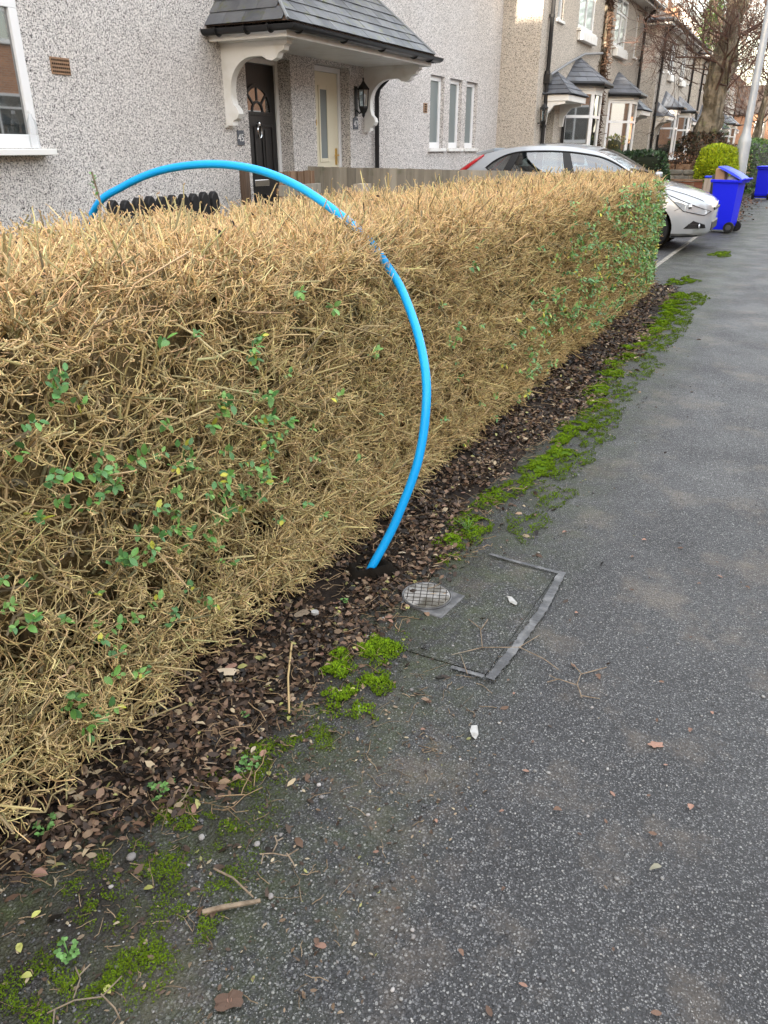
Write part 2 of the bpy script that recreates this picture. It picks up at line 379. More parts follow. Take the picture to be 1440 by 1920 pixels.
class MB:
    def __init__(s): s.v, s.f = [], []
    def add(s, vs, fs):
        n = len(s.v); s.v += [tuple(p) for p in vs]; s.f += [tuple(i + n for i in f) for f in fs]; return s
    def box(s, x0, x1, y0, y1, z0, z1):
        return s.add([(x0, y0, z0), (x1, y0, z0), (x1, y1, z0), (x0, y1, z0), (x0, y0, z1), (x1, y0, z1), (x1, y1, z1), (x0, y1, z1)],
                     [(0, 3, 2, 1), (4, 5, 6, 7), (0, 1, 5, 4), (1, 2, 6, 5), (2, 3, 7, 6), (3, 0, 4, 7)])
    def quad(s, a, b, c, d): return s.add([a, b, c, d], [(0, 1, 2, 3)])
    def prism(s, poly, axis, a, b):
        """poly of (u, v) swept along axis 'x' (u=y, v=z), 'y' (u=x, v=z) or 'z' (u=x, v=y) from a to b."""
        n = len(poly)
        P = {'x': lambda u, v, w: (w, u, v), 'y': lambda u, v, w: (u, w, v), 'z': lambda u, v, w: (u, v, w)}[axis]
        vs = [P(u, v, a) for u, v in poly] + [P(u, v, b) for u, v in poly]
        tris = tessellate_polygon([[Vector((u, v, 0)) for u, v in poly]])
        fs = [(i, (i + 1) % n, n + (i + 1) % n, n + i) for i in range(n)]
        fs += [tuple(t) for t in tris] + [tuple(n + i for i in t[::-1]) for t in tris]
        return s.add(vs, fs)
    def tube(s, pts, r, n=8, cap=True):
        pts = [Vector(p) for p in pts]; rs = r if isinstance(r, (list, tuple)) else [r] * len(pts)
        vs, fs = [], []; prev = None
        for i, p in enumerate(pts):
            t = (pts[min(i + 1, len(pts) - 1)] - pts[max(i - 1, 0)]).normalized()
            if prev is None:
                a = t.orthogonal().normalized()
            else:
                a = (prev - t * prev.dot(t)).normalized()
            prev = a; b = t.cross(a)
            for k in range(n):
                an = 2 * PI * k / n; vs.append(p + (a * math.cos(an) + b * math.sin(an)) * rs[i])
        for i in range(len(pts) - 1):
            for k in range(n):
                fs.append((i * n + k, i * n + (k + 1) % n, (i + 1) * n + (k + 1) % n, (i + 1) * n + k))
        if cap: fs += [tuple(range(n))[::-1], tuple(range((len(pts) - 1) * n, len(pts) * n))]
        return s.add(vs, fs)
    def lathe(s, prof, c=(0, 0, 0), n=16, axis='z'):
        vs, fs = [], []
        for r, h in prof:
            for k in range(n):
                an = 2 * PI * k / n; u, v = r * math.cos(an), r * math.sin(an)
                q = {'z': (u, v, h), 'y': (u, h, v), 'x': (h, u, v)}[axis]
                vs.append((c[0] + q[0], c[1] + q[1], c[2] + q[2]))
        for i in range(len(prof) - 1):
            for k in range(n):
                fs.append((i * n + k, i * n + (k + 1) % n, (i + 1) * n + (k + 1) % n, (i + 1) * n + k))
        fs += [tuple(range(n))[::-1], tuple(range((len(prof) - 1) * n, len(prof) * n))]
        return s.add(vs, fs)
    def build(s, name, m, parent=None, smooth=False, bevel=0, **tags):
        me = bpy.data.meshes.new(name)
        off = Vector((0, 0, 0))
        if parent: off = root_of(parent).location.copy()
        me.from_pydata([(p[0] - off.x, p[1] - off.y, p[2] - off.z) for p in s.v], [], s.f)
        me.materials.append(M[m] if isinstance(m, str) else m)
        bm = bmesh.new(); bm.from_mesh(me); bmesh.ops.recalc_face_normals(bm, faces=bm.faces); bm.to_mesh(me); bm.free()
        o = link(name, me, parent)
        if smooth:
            for p in me.polygons: p.use_smooth = True
            me.set_sharp_from_angle(angle=R(40))
        if bevel:
            b = o.modifiers.new('bevel', 'BEVEL'); b.width = bevel; b.segments = 2; b.limit_method = 'ANGLE'
        return tag(o, **tags)

def np_mesh(name, V, F, m, parent=None, col=None, smooth=False, **tags):
    """Mesh from arrays: V (n,3), F (m,3 or 4) or a list of such; col (n,3) becomes the colour attribute 'col'."""
    Fs = F if isinstance(F, list) else [F]
    if parent: V = V - np.array(root_of(parent).location)[None]
    me = bpy.data.meshes.new(name)
    me.vertices.add(len(V)); me.vertices.foreach_set('co', np.ascontiguousarray(V, dtype=np.float32).ravel())
    nl = sum(f.size for f in Fs); npoly = sum(len(f) for f in Fs)
    me.loops.add(nl); me.polygons.add(npoly)
    me.loops.foreach_set('vertex_index', np.concatenate([f.ravel() for f in Fs]).astype(np.int32))
    st, p = [], 0
    for f in Fs:
        st.append(p + np.arange(len(f)) * f.shape[1]); p += f.size
    me.polygons.foreach_set('loop_start', np.concatenate(st).astype(np.int32))
    if smooth: me.polygons.foreach_set('use_smooth', np.ones(npoly, dtype=bool))
    me.update(calc_edges=True)
    if col is not None:
        ca = me.color_attributes.new('col', 'FLOAT_COLOR', 'POINT')
        c4 = np.ones((len(V), 4), dtype=np.float32); c4[:, :3] = col
        ca.data.foreach_set('color', c4.ravel())
    me.materials.append(M[m])
    return tag(link(name, me, parent), **tags)

def unit(a): return a / np.maximum(np.linalg.norm(a, axis=-1, keepdims=True), 1e-9)

def np_tubes(P, rad, sides=3):
    """P (N,K,3) polylines, rad (N,K). Returns vertices and quads (and end triangles when sides == 3)."""
    N, K, _ = P.shape
    T = np.empty_like(P); T[:, 1:-1] = P[:, 2:] - P[:, :-2] if K > 2 else T[:, 1:-1]
    T[:, 0] = P[:, 1] - P[:, 0]; T[:, -1] = P[:, -1] - P[:, -2]; T = unit(T)
    ref = unit(rng.normal(size=(N, 1, 3)))
    A = unit(np.cross(T, ref)); B = np.cross(T, A)
    an = np.arange(sides) * 2 * PI / sides
    V = P[:, :, None] + rad[:, :, None, None] * (np.cos(an)[None, None, :, None] * A[:, :, None] + np.sin(an)[None, None, :, None] * B[:, :, None])
    idx = np.arange(N * K * sides).reshape(N, K, sides)
    q = np.stack([idx[:, :-1], np.roll(idx[:, :-1], -1, 2), np.roll(idx[:, 1:], -1, 2), idx[:, 1:]], -1).reshape(-1, 4)
    if sides == 3: return V.reshape(-1, 3), [q, idx[:, -1].reshape(-1, 3)]
    return V.reshape(-1, 3), [q]

# ------------------------------------------------------------------ windows, roofs
def window(parent, X, y0, y1, z0, z1, mull=(), trans=None, pane='glass_dark', fw=.06, depth=.06, sill=True, name='window', sill_out=.09, facing=1):
    """A window in a wall facing +X (facing=1) whose frame front stands at X: frame, panes, sill."""
    s = facing
    fr = MB(); xa, xb = X - s * depth, X
    def bx(mb, *a):
        x0, x1 = min(a[0], a[1]), max(a[0], a[1]); mb.box(x0, x1, *a[2:])
    bx(fr, xa, xb, y0, y1, z1 - fw, z1); bx(fr, xa, xb, y0, y1, z0, z0 + fw * 1.3)
    bx(fr, xa, xb, y0, y0 + fw, z0 + fw * 1.3, z1 - fw); bx(fr, xa, xb, y1 - fw, y1, z0 + fw * 1.3, z1 - fw)
    ys = [y0 + fw] + [y0 + (y1 - y0) * t for t in mull] + [y1 - fw]
    for y in ys[1:-1]: bx(fr, xa, xb - s * .004, y - fw * .45, y + fw * .45, z0 + fw * 1.3, z1 - fw)
    zt = None
    if trans:
        zt = z0 + (z1 - z0) * trans
        for i in range(len(ys) - 1):
            a = ys[i] + (fw * .45 if i else 0); b = ys[i + 1] - (fw * .45 if i < len(ys) - 2 else 0)
            bx(fr, xa, xb - s * .007, a, b, zt - fw * .4, zt + fw * .4)
    w = fr.build(name, 'upvc', parent, bevel=.005)
    for i in range(len(ys) - 1):
        a = ys[i] + (fw * .45 if i else 0) - .004; b = ys[i + 1] - (fw * .45 if i < len(ys) - 2 else 0) + .004
        spans = [(z0 + fw * 1.2, z1 - fw + .004)] if not zt else [(z0 + fw * 1.2, zt), (zt, z1 - fw + .004)]
        for (c, d) in spans:
            p = MB(); bx(p, X - s * .040, X - s * .028, a, b, c, d); p.build('pane', pane, w)
    if sill:
        sl = MB(); bx(sl, X - s * .02, X + s * sill_out, y0 - .06, y1 + .06, z0 - .055, z0 - .003)
        sl.build('sill', 'white_paint', w, bevel=.006)
    return w

def clip_poly(poly, cell):
    """Clip the polygon cell by the convex polygon poly (counter-clockwise), both lists of (u, v)."""
    out = cell
    for i in range(len(poly)):
        a, b = poly[i], poly[(i + 1) % len(poly)]
        inside = lambda p: (b[0] - a[0]) * (p[1] - a[1]) - (b[1] - a[1]) * (p[0] - a[0]) >= -1e-9
        new = []
        for j in range(len(out)):
            p, q = out[j], out[(j + 1) % len(out)]
            ip, iq = inside(p), inside(q)
            if ip: new.append(p)
            if ip != iq:
                d1 = (b[0] - a[0]) * (p[1] - a[1]) - (b[1] - a[1]) * (p[0] - a[0])
                d2 = (b[0] - a[0]) * (q[1] - a[1]) - (b[1] - a[1]) * (q[0] - a[0])
                t = d1 / (d1 - d2); new.append((p[0] + (q[0] - p[0]) * t, p[1] + (q[1] - p[1]) * t))
        out = new
        if len(out) < 3: return []
    return out

def slates(parent, P0, P1, Ps, w, h, m='slate', th=.009, name='slate'):
    """Slate one roof face: P0-P1 is its eave, Ps the other corners in order; each slate is an object of its own."""
    P0, P1 = Vector(P0), Vector(P1); Ps = [Vector(p) for p in Ps]
    U = (P1 - P0).normalized(); N = U.cross(Ps[0] - P0).normalized(); W = N.cross(U)
    poly = [(0, 0), ((P1 - P0).length, 0)] + [((p - P0).dot(U), (p - P0).dot(W)) for p in Ps]
    H = max(v for _, v in poly); u0 = min(u for u, _ in poly); u1 = max(u for u, _ in poly)
    for r_ in range(int(H / h) + 1):
        x = u0 - (w / 2 if r_ % 2 else 0) - .03
        while x < u1:
            ww = w
            c = clip_poly(poly, [(x + .002, r_ * h), (x + ww - .002, r_ * h), (x + ww - .002, r_ * h + h * 1.12), (x + .002, r_ * h + h * 1.12)])
            x += ww
            if len(c) < 3: continue
            area = abs(sum(c[i][0] * c[(i + 1) % len(c)][1] - c[(i + 1) % len(c)][0] * c[i][1] for i in range(len(c)))) / 2
            if area < w * h * .04: continue
            j = rnd.uniform(-.002, .002)
            mb = MB(); vs = []
            for top in (1, 0):
                for u, v in c:
                    lift = .012 * max(0, 1 - (v - r_ * h) / h) + th * top + .004 + j
                    vs.append(P0 + U * u + W * v + N * lift)
            n = len(c)
            mb.add(vs, [tuple(range(n)), tuple(range(2 * n - 1, n - 1, -1))] + [(i, n + i, n + (i + 1) % n, (i + 1) % n) for i in range(n)])
            mb.build(name, m, parent)

def facade(mb, X, ys, zs, openings, depth):
    """Front faces of a wall at X (facing +X) with rectangular openings (y0, y1, z0, z1, depth) and their reveals."""
    Y = sorted({ys[0], ys[1]} | {o[0] for o in openings} | {o[1] for o in openings})
    Z = sorted({zs[0], zs[1]} | {o[2] for o in openings} | {o[3] for o in openings})
    for a, b in zip(Y, Y[1:]):
        for c, d in zip(Z, Z[1:]):
            if any(o[0] <= a and b <= o[1] and o[2] <= c and d <= o[3] for o in openings): continue
            mb.quad((X, a, c), (X, b, c), (X, b, d), (X, a, d))
    for (a, b, c, d, dp) in openings:
        x = X - dp
        mb.quad((X, a, c), (x, a, c), (x, a, d), (X, a, d)); mb.quad((X, b, c), (x, b, c), (x, b, d), (X, b, d))
        mb.quad((X, a, d), (X, b, d), (x, b, d), (x, a, d)); mb.quad((X, a, c), (X, b, c), (x, b, c), (x, a, c))
        mb.quad((x, a, c), (x, b, c), (x, b, d), (x, a, d))

def text_mesh(s, size, extrude=.002):
    c = bpy.data.curves.new('t', 'FONT'); c.body = s; c.size = size; c.extrude = extrude; c.align_x = 'CENTER'; c.align_y = 'CENTER'
    o = bpy.data.objects.new('t', c); COL.objects.link(o)
    dg = bpy.context.evaluated_depsgraph_get(); dg.update()
    me = bpy.data.meshes.new_from_object(o.evaluated_get(dg))
    bpy.data.objects.remove(o)
    return me

def hip_roof(parent, x0, x1, y0, y1, z, rise, over=.35, m='rooftile', name='roof'):
    x0 -= over; x1 += over; y0 -= over; y1 += over
    xm = (x0 + x1) / 2; k = (x1 - x0) / 2
    a, b = (xm, y0 + k, z + rise), (xm, y1 - k, z + rise)
    mb = MB()
    c = [(x0, y0, z), (x1, y0, z), (x1, y1, z), (x0, y1, z)]
    mb.add(c + [a, b], [(1, 2, 5, 4), (3, 0, 4, 5), (0, 1, 4), (2, 3, 5), (0, 3, 2, 1)])
    o = mb.build(name, m, parent)
    f = MB()      # fascia and soffit board under the roof edge
    f.box(x0 + .02, x1 - .02, y0 + .02, y1 - .02, z - .14, z - .004)
    f.build('fascia', 'white_paint', parent)
    g = MB(); g.tube([(x1 + .04, y0, z - .03), (x1 + .04, y1, z - .03)], .055, 8)
    g.tube([(x0, y0 - .04, z - .03), (x1 + .04, y0 - .04, z - .03)], .055, 8)
    g.build('gutter', 'black_pl', parent, smooth=True)
    return o

# ------------------------------------------------------------------ ground
def grid_sheet(name, x0, x1, y0, y1, nx, ny, zf, m, **tags):
    X, Y = np.meshgrid(np.linspace(x0, x1, nx), np.linspace(y0, y1, ny), indexing='ij')
    Z = zf(X, Y); V = np.stack([X, Y, Z], -1).reshape(-1, 3)
    i = np.arange(nx * ny).reshape(nx, ny)
    F = np.stack([i[:-1, :-1], i[1:, :-1], i[1:, 1:], i[:-1, 1:]], -1).reshape(-1, 4)
    return np_mesh(name, V, F, m, smooth=True, kind='structure', **tags)

def lump(x, y, s=1.0, k=0.0):
    return (np.sin(x * 5.1 * s + y * 3.3 * s + k) + np.sin(x * 9.7 * s - y * 6.1 * s + 1.3 + k) + np.sin(y * 13.3 * s + x * 4.0 * s + 2.2 + k)
            + np.sin(y * 2.1 * s - x * 15.0 * s + .7 + k)) / 4

MB().quad((-450, -450, -.16), (450, -450, -.16), (450, 450, -.16), (-450, 450, -.16)).build('ground', 'earth', kind='structure')
grid_sheet('pavement', -1.75, 1.85, -6, 74, 40, 500, lambda X, Y: .0025 * lump(X, Y, .3), 'asphalt')
MB().box(1.851, 1.98, -6, 74, -.15, .012).build('kerb', 'concrete', kind='structure', bevel=.01)
MB().quad((1.981, -24, -.11), (8.5, -24, -.11), (8.5, 74, -.11), (1.981, 74, -.11)).build('road', 'road', kind='structure')
MB().box(8.501, 10.5, -24, 74, -.15, 0).build('far_pavement', 'asphalt_drive', kind='structure')
grid_sheet('garden_ground', -6.6, -2.2, -12, 9.78, 12, 60, lambda X, Y: .05 + .03 * lump(X, Y, .4), 'earth')
grid_sheet('garden_ground', -6.6, -1.75, 17.45, 74, 12, 100, lambda X, Y: .04 + .03 * lump(X, Y, .4), 'earth')
grid_sheet('driveway', -6.6, -1.72, 9.79, 17.44, 12, 20, lambda X, Y: .005 + 0 * X + np.clip(-1.75 - X, 0, 9) * .012, 'asphalt_drive')
MB().box(-1.719, -1.655, 10.0, 17.3, -.05, .010).build('edging_kerb', 'concrete', kind='structure', bevel=.008)
def soil_z(X, Y):
    edge = np.clip((-1.05 - .6 * np.clip(1.15 - Y, 0, 1) + .06 * lump(X * 0, Y, .55) + .04 * lump(X * 0 + 3, Y, 1.7) - X) / .25, -.3, 1)
    return .022 * edge + .008 * lump(X, Y, 2.1) * np.clip(edge, 0, 1) - .002
grid_sheet('soil_bed', -2.6, -.9, -1.6, 9.95, 90, 420, soil_z, 'soil')

# ------------------------------------------------------------------ house with doors 45 and 47
WX = -6.2
house = thing('house', 'white pebbledashed house with black door 45 and cream door 47 under one slate porch', 'house', (WX, 9.7, 0))
w = MB()
doors = [(8.47, 9.43, .40, 2.52, .26), (10.02, 10.97, .40, 2.54, .24)]
slits = [(13.84, 14.46, 1.50, 2.66, .13), (14.72, 15.32, 1.50, 2.66, .13), (15.53, 16.13, 1.50, 2.66, .13)]
bigw = (3.55, 5.31, 1.50, 2.64, .05)
facade(w, WX, (-9, 17.36), (0, 5.25), doors + slits + [bigw, (3.5, 5.2, 3.9, 5.0, .06)], 0)
w.quad((WX, -9, 0), (-14, -9, 0), (-14, -9, 5.25), (WX, -9, 5.25))
w.quad((-14, -9, 0), (-14, 17.36, 0), (-14, 17.36, 5.25), (-14, -9, 5.25))
w.quad((WX, 17.36, 0), (-14, 17.36, 0), (-14, 17.36, 5.25), (WX, 17.36, 5.25))
w.build('wall', 'dash', house)
hip_roof(house, -14, WX, -9, 17.36, 5.26, 2.9)
# big window at the left, its frame nearly flush with the render
bw = window(house, WX + .012, *bigw[:4], mull=(.42,), trans=None, fw=.085, depth=.06, sill_out=.13)
MB().box(WX - .03, WX + .018, 3.5, 5.35, 2.643, 2.70).build('head_trim', 'white_paint', house, bevel=.004)
window(house, WX - .02, 3.5, 5.2, 3.9, 5.0, mull=(.5,), fw=.07)
for (a, b, c, d, dp) in slits:
    window(house, WX - dp + .06, a + .003, b - .003, c + .002, d - .003, pane='glass_frost', fw=.075, depth=.055, sill_out=.12)
# air bricks
def air_brick(y0, z0, wd, ht, nx, nz):
    o = MB().box(WX - .02, WX + .010, y0, y0 + wd, z0, z0 + ht).build('air_brick', 'terracotta', house, bevel=.003)
    hb = MB()
    for i in range(nx):
        for k in range(nz):
            y = y0 + wd * (i + .75) / (nx + .5); z = z0 + ht * (k + .75) / (nz + .5)
            hb.box(WX + .0095, WX + .0125, y - wd * .28 / nx, y + wd * .28 / nx, z - ht * .22 / nz, z + ht * .22 / nz)
    hb.build('vent_holes', 'hole', o)
air_brick(5.58, 2.10, .215, .135, 9, 4)
air_brick(13.55, 2.06, .16, .15, 1, 4)
# door 45: black with a sunburst light
def ring_arc(mb, x, yc, zc, r, t, a0, a1, n=14, dx=.02):
    for i in range(n):
        p, q = a0 + (a1 - a0) * i / n, a0 + (a1 - a0) * (i + 1) / n
        pts = [(yc + math.cos(p) * r, zc + math.sin(p) * r), (yc + math.cos(q) * r, zc + math.sin(q) * r),
               (yc + math.cos(q) * (r + t), zc + math.sin(q) * (r + t)), (yc + math.cos(p) * (r + t), zc + math.sin(p) * (r + t))]
        mb.prism(pts, 'x', x, x + dx)
dx0 = WX - .26
fr = MB(); fr.box(dx0, dx0 + .07, 8.472, 8.53, .42, 2.515); fr.box(dx0, dx0 + .07, 9.365, 9.428, .42, 2.515); fr.box(dx0, dx0 + .07, 8.531, 9.364, 2.455, 2.515)
d45 = MB().box(dx0 + .005, dx0 + .045, 8.533, 9.362, .43, 2.452).build('door', 'black_door', house, label='black panelled front door with sunburst glass', bevel=.004)
fr.build('door_frame', 'upvc', d45, bevel=.006)
yc = 8.948; lx = dx0 + .045
rings = MB(); ring_arc(rings, lx, yc, 1.92, .27, .04, 0, PI); ring_arc(rings, lx, yc, 1.92, .10, .022, 0, PI, 8)
rings.box(lx, lx + .02, yc - .31, yc + .31, 1.882, 1.919)
for a in (45, 90, 135):
    ca, sa = math.cos(R(a)), math.sin(R(a))
    rings.prism([(yc + ca * .125 - sa * .011, 1.92 + sa * .125 + ca * .011), (yc + ca * .125 + sa * .011, 1.92 + sa * .125 - ca * .011),
                 (yc + ca * .268 + sa * .011, 1.92 + sa * .268 - ca * .011), (yc + ca * .268 - sa * .011, 1.92 + sa * .268 + ca * .011)], 'x', lx, lx + .018)
rings.build('glazing_bars', 'black_door', d45)
pg = MB(); pg.prism([(yc + math.cos(PI * i / 16) * .271, 1.92 + math.sin(PI * i / 16) * .271) for i in range(17)], 'x', lx + .001, lx + .006)
pg.build('pane', 'glass_dark', d45)
for y0, y1 in ((8.63, 8.88), (9.02, 9.27)):
    for z0, z1 in ((1.20, 1.78), (.52, .95)):
        p = MB()
        p.box(lx, lx + .016, y0, y1, z0, z0 + .03); p.box(lx, lx + .016, y0, y1, z1 - .03, z1); p.box(lx, lx + .016, y0, y0 + .03, z0 + .03, z1 - .03); p.box(lx, lx + .016, y1 - .03, y1, z0 + .03, z1 - .03)
        p.box(lx, lx + .012, y0 + .06, y1 - .06, z0 + .06, z1 - .06)
        p.build('panel', 'black_door', d45, bevel=.006)
k = MB(); k.tube([(lx + .02 + .01 * math.sin(a * .5), 8.95 + .045 * math.cos(a), 1.70 + .075 * math.sin(a)) for a in np.linspace(0, 2 * PI, 17)], .010, 6)
k.lathe([(.002, 0), (.03, .004), (.022, .03), (.002, .036)], (lx, 8.95, 1.78), 12, 'x')
k.build('knocker', 'chrome', d45, smooth=True)
MB().box(lx, lx + .018, 8.79, 9.11, 1.05, 1.13).build('letterbox', 'chrome', d45, bevel=.006)
# door 47: cream with a tall narrow light
dx1 = WX - .22
fr = MB(); fr.box(dx1, dx1 + .07, 10.022, 10.085, .42, 2.535); fr.box(dx1, dx1 + .07, 10.895, 10.967, .42, 2.535); fr.box(dx1, dx1 + .07, 10.086, 10.894, 2.47, 2.535)
d47 = MB().box(dx1 + .005, dx1 + .05, 10.088, 10.892, .43, 2.467).build('door', 'cream', house, label='cream front door with tall narrow frosted light', bevel=.004)
fr.build('door_frame', 'upvc', d47, bevel=.006)
lx = dx1 + .05
p = MB(); p.box(lx, lx + .014, 10.36, 10.40, 1.32, 2.30); p.box(lx, lx + .014, 10.58, 10.62, 1.32, 2.30); p.box(lx, lx + .014, 10.401, 10.579, 1.32, 1.37); p.box(lx, lx + .014, 10.401, 10.579, 2.25, 2.30)
p.build('glazing_bead', 'cream', d47, bevel=.004)
MB().box(lx + .001, lx + .005, 10.398, 10.582, 1.368, 2.252).build('pane', 'glass_frost', d47)
k = MB(); k.tube([(lx + .02, 10.24 + .032 * math.cos(a), 1.83 + .05 * math.sin(a)) for a in np.linspace(0, 2 * PI, 15)], .008, 6)
k.lathe([(.002, 0), (.028, .004), (.02, .025), (.002, .03)], (lx, 10.24, 1.885), 10, 'x'); k.lathe([(.002, 0), (.018, .004), (.002, .02)], (lx, 10.24, 1.75), 10, 'x')
k.build('knocker', 'brass', d47, smooth=True)
k = MB(); k.box(lx, lx + .012, 10.80, 10.845, 1.28, 1.50); k.tube([(lx + .012, 10.822, 1.41), (lx + .05, 10.822, 1.41), (lx + .055, 10.71, 1.405)], .011, 8)
k.build('handle', 'brass', d47, smooth=True)
MB().box(dx1 - .05, WX + .05, 10.0, 10.99, .36, .415).build('doorstep', 'concrete', house, bevel=.01)
MB().box(dx0 - .03, WX + .05, 8.45, 9.45, .36, .415).build('doorstep', 'concrete', house, bevel=.01)
# the porch roof over both doors
PX = -5.14; py0, py1, ez = 7.80, 11.58, 2.70
canopy = MB()
canopy.prism([(WX + .001, 2.585), (PX - .06, 2.585), (PX - .06, 2.60), (WX + .001, 2.60)], 'y', py0 + .07, py1 - .07)
can = canopy.build('porch_canopy', 'white_paint', house)
fa = MB()
fa.box(PX - .059, PX - .03, py0 + .03, py1 - .03, 2.56, 2.68); fa.box(WX + .002, PX - .06, py0 + .03, py0 + .058, 2.56, 2.68); fa.box(WX + .002, PX - .06, py1 - .058, py1 - .03, 2.56, 2.68)
fa.build('fascia', 'white_paint', can, bevel=.004)
A0, A1, B0, B1 = Vector((PX, py0, ez)), Vector((PX, py1, ez)), Vector((WX, 8.62, 3.72)), Vector((WX, 10.74, 3.72))
C0, C1 = Vector((WX, py0, ez)), Vector((WX, py1, ez))
rb = MB(); rb.add([A0, A1, B1, B0, C0, C1], [(0, 1, 2, 3), (4, 0, 3), (1, 5, 2)]); rb.build('roof_boarding', 'post_dark', can)
slates(can, A0, A1, [B1, B0], .26, .16)
slates(can, C0, A0, [B0], .26, .16)
slates(can, A1, C1, [B1], .26, .16)
for a, b in ((A0, B0), (A1, B1)):
    n = Vector((.6, 0, .8)); hp = MB(); hp.tube([a + n * .02, b + n * .02], .018, 6); hp.build('hip_flashing', 'lead', can, smooth=True)
# rain gutter on three sides, with its brackets
gx, gz = PX + .045, ez - .035
def half_gutter(path, r=.058):
    mb = MB(); n = 9; rows = []
    for i, p in enumerate(path):
        p = Vector(p); t = (Vector(path[min(i + 1, len(path) - 1)]) - Vector(path[max(i - 1, 0)])).normalized(); s = Vector((t.y, -t.x, 0))
        if 0 < i < len(path) - 1: s *= 1.41
        rows.append([p + s * math.cos(a) * r + Vector((0, 0, -math.sin(a) * r)) for a in np.linspace(0, PI, n)] + [p + s * math.cos(a) * (r - .008) + Vector((0, 0, -math.sin(a) * (r - .008))) for a in np.linspace(PI, 0, n)])
    m = 2 * n; vs = [q for r_ in rows for q in r_]; fs = []
    for i in range(len(rows) - 1):
        for k in range(m): fs.append((i * m + k, i * m + (k + 1) % m, (i + 1) * m + (k + 1) % m, (i + 1) * m + k))
    mb.add(vs, fs + [tuple(range(m))[::-1], tuple(range((len(rows) - 1) * m, len(rows) * m))]); return mb
gut = half_gutter([(WX + .004, py0 - .045, gz), (gx, py0 - .045, gz), (gx, py1 + .045, gz), (WX + .004, py1 + .045, gz)]).build('gutter', 'black_pl', house, smooth=True)
def clip_at(x, y, along):
    mb = MB(); pts = []
    for a in np.linspace(-.1, PI + .1, 11):
        c_, s_ = math.cos(a) * .066, -math.sin(a) * .066
        pts.append((x + c_, y, gz + s_) if along == 'y' else (x, y + c_, gz + s_))
    mb.tube(pts, .011, 6); mb.build('gutter_bracket', 'black_pl', gut, smooth=True)
for y in (7.95, 8.9, 9.85, 10.8, 11.3): clip_at(gx, y, 'y')
for x in (-6.0, -5.62, -5.32): clip_at(x, py0 - .045, 'x')
# shaped timber brackets
def porch_bracket(y):
    el = [(.44 - .335 * math.cos(t), 2.10 + .32 * math.sin(t)) for t in np.linspace(0, PI / 2, 12)]
    pr = [(0, 1.74), (.10, 1.74), (.10, 1.785), (.165, 1.815), (.19, 1.86), (.175, 1.91), (.125, 1.955), (.108, 2.02)] + el + \
         [(.56, 2.42), (.62, 2.385), (.69, 2.37), (.755, 2.395), (.785, 2.445), (.85, 2.465), (.865, 2.51), (.90, 2.525), (.90, 2.558), (0, 2.558)]
    mb = MB(); mb.prism([(WX + .003 + u, z) for u, z in pr], 'y', y - .05, y + .05)
    mb.box(WX + .001, WX + .03, y - .08, y + .08, 1.72, 1.745); mb.box(WX + .001, WX + .92, y - .075, y + .075, 2.559, 2.584)
    mb.build('porch_bracket', 'white_paint', house, bevel=.006)
porch_bracket(8.07); porch_bracket(11.45)
dp = MB(); dp.tube([(-5.75, py1 + .045, gz - .06), (-5.85, py1 + .07, gz - .16), (WX + .10, py1 + .12, gz - .34), (WX + .06, py1 + .13, gz - .46), (WX + .06, py1 + .13, .1)], .036, 10)
dp.build('downpipe', 'black_pl', house, smooth=True)

# lantern, number plates, bottle: things fixed or standing on the house
L = thing('wall_lantern', 'black six-sided lantern on the wall right of the cream door', 'lantern', (WX, 11.15, 2.15))
lc = (WX + .13, 11.15, 0)
mb = MB(); mb.lathe([(.004, 2.43), (.014, 2.42), (.010, 2.39), (.022, 2.375), (.03, 2.36), (.085, 2.30), (.10, 2.285), (.10, 2.275)], lc, 6); mb.build('cap', 'iron', L)
mb = MB(); mb.lathe([(.072, 2.06), (.075, 2.04), (.05, 1.99), (.022, 1.96), (.028, 1.945), (.012, 1.92), (.002, 1.90)], lc, 6); mb.build('base', 'iron', L)
for i in range(6):
    a = i * PI / 3; mb = MB(); mb.tube([(lc[0] + .085 * math.cos(a), lc[1] + .085 * math.sin(a), 2.277), (lc[0] + .07 * math.cos(a), lc[1] + .07 * math.sin(a), 2.058)], .007, 5); mb.build('bar', 'iron', L)
mb = MB(); mb.lathe([(.066, 2.06), (.080, 2.275)], lc, 6); mb.build('glass', 'glass_clear', L)
mb = MB(); mb.lathe([(.012, 2.06), (.014, 2.12), (.03, 2.17), (.028, 2.21), (.004, 2.235)], lc, 10); mb.build('bulb', 'label_blue', L, smooth=True)
mb = MB(); mb.tube([(WX, 11.15, 2.02), (WX + .06, 11.15, 1.97), (WX + .10, 11.15, 1.99)], .012, 6); mb.box(WX, WX + .012, 11.11, 11.19, 1.93, 2.32); mb.build('wall_bracket', 'iron', L)
def plate(y, z, wd, ht, s, label, size, arch=False):
    t = thing('house_number_plate', label, 'number plate', (WX, y, z))
    b = MB(); b.box(WX + .003, WX + .012, y - wd / 2, y + wd / 2, z - ht / 2, z + ht / 2)
    if arch: b.prism([(y + .035 * math.cos(a), z + ht / 2 + .001 + .03 * math.sin(a)) for a in np.linspace(0, PI, 9)], 'x', WX + .003, WX + .012)
    b.build('backing', 'plate', t, bevel=.002)
    me = text_mesh(s, size); me.materials.clear(); me.materials.append(M['upvc'])
    o = link('numerals', me, t); o.location = (.0145, 0, -.003); o.rotation_euler = (PI / 2, 0, PI / 2)
plate(8.275, 1.615, .13, .16, '45', 'small grey slate plate reading 45 beside the black door', .115)
plate(11.12, 1.83, .15, .15, '47', 'small dark plate with arched top reading 47 below the lantern', .12, True)
bt = thing('plastic_bottle', 'clear empty plastic bottle standing on the sill at the window corner', 'bottle', (WX + .085, 5.19, 1.503))
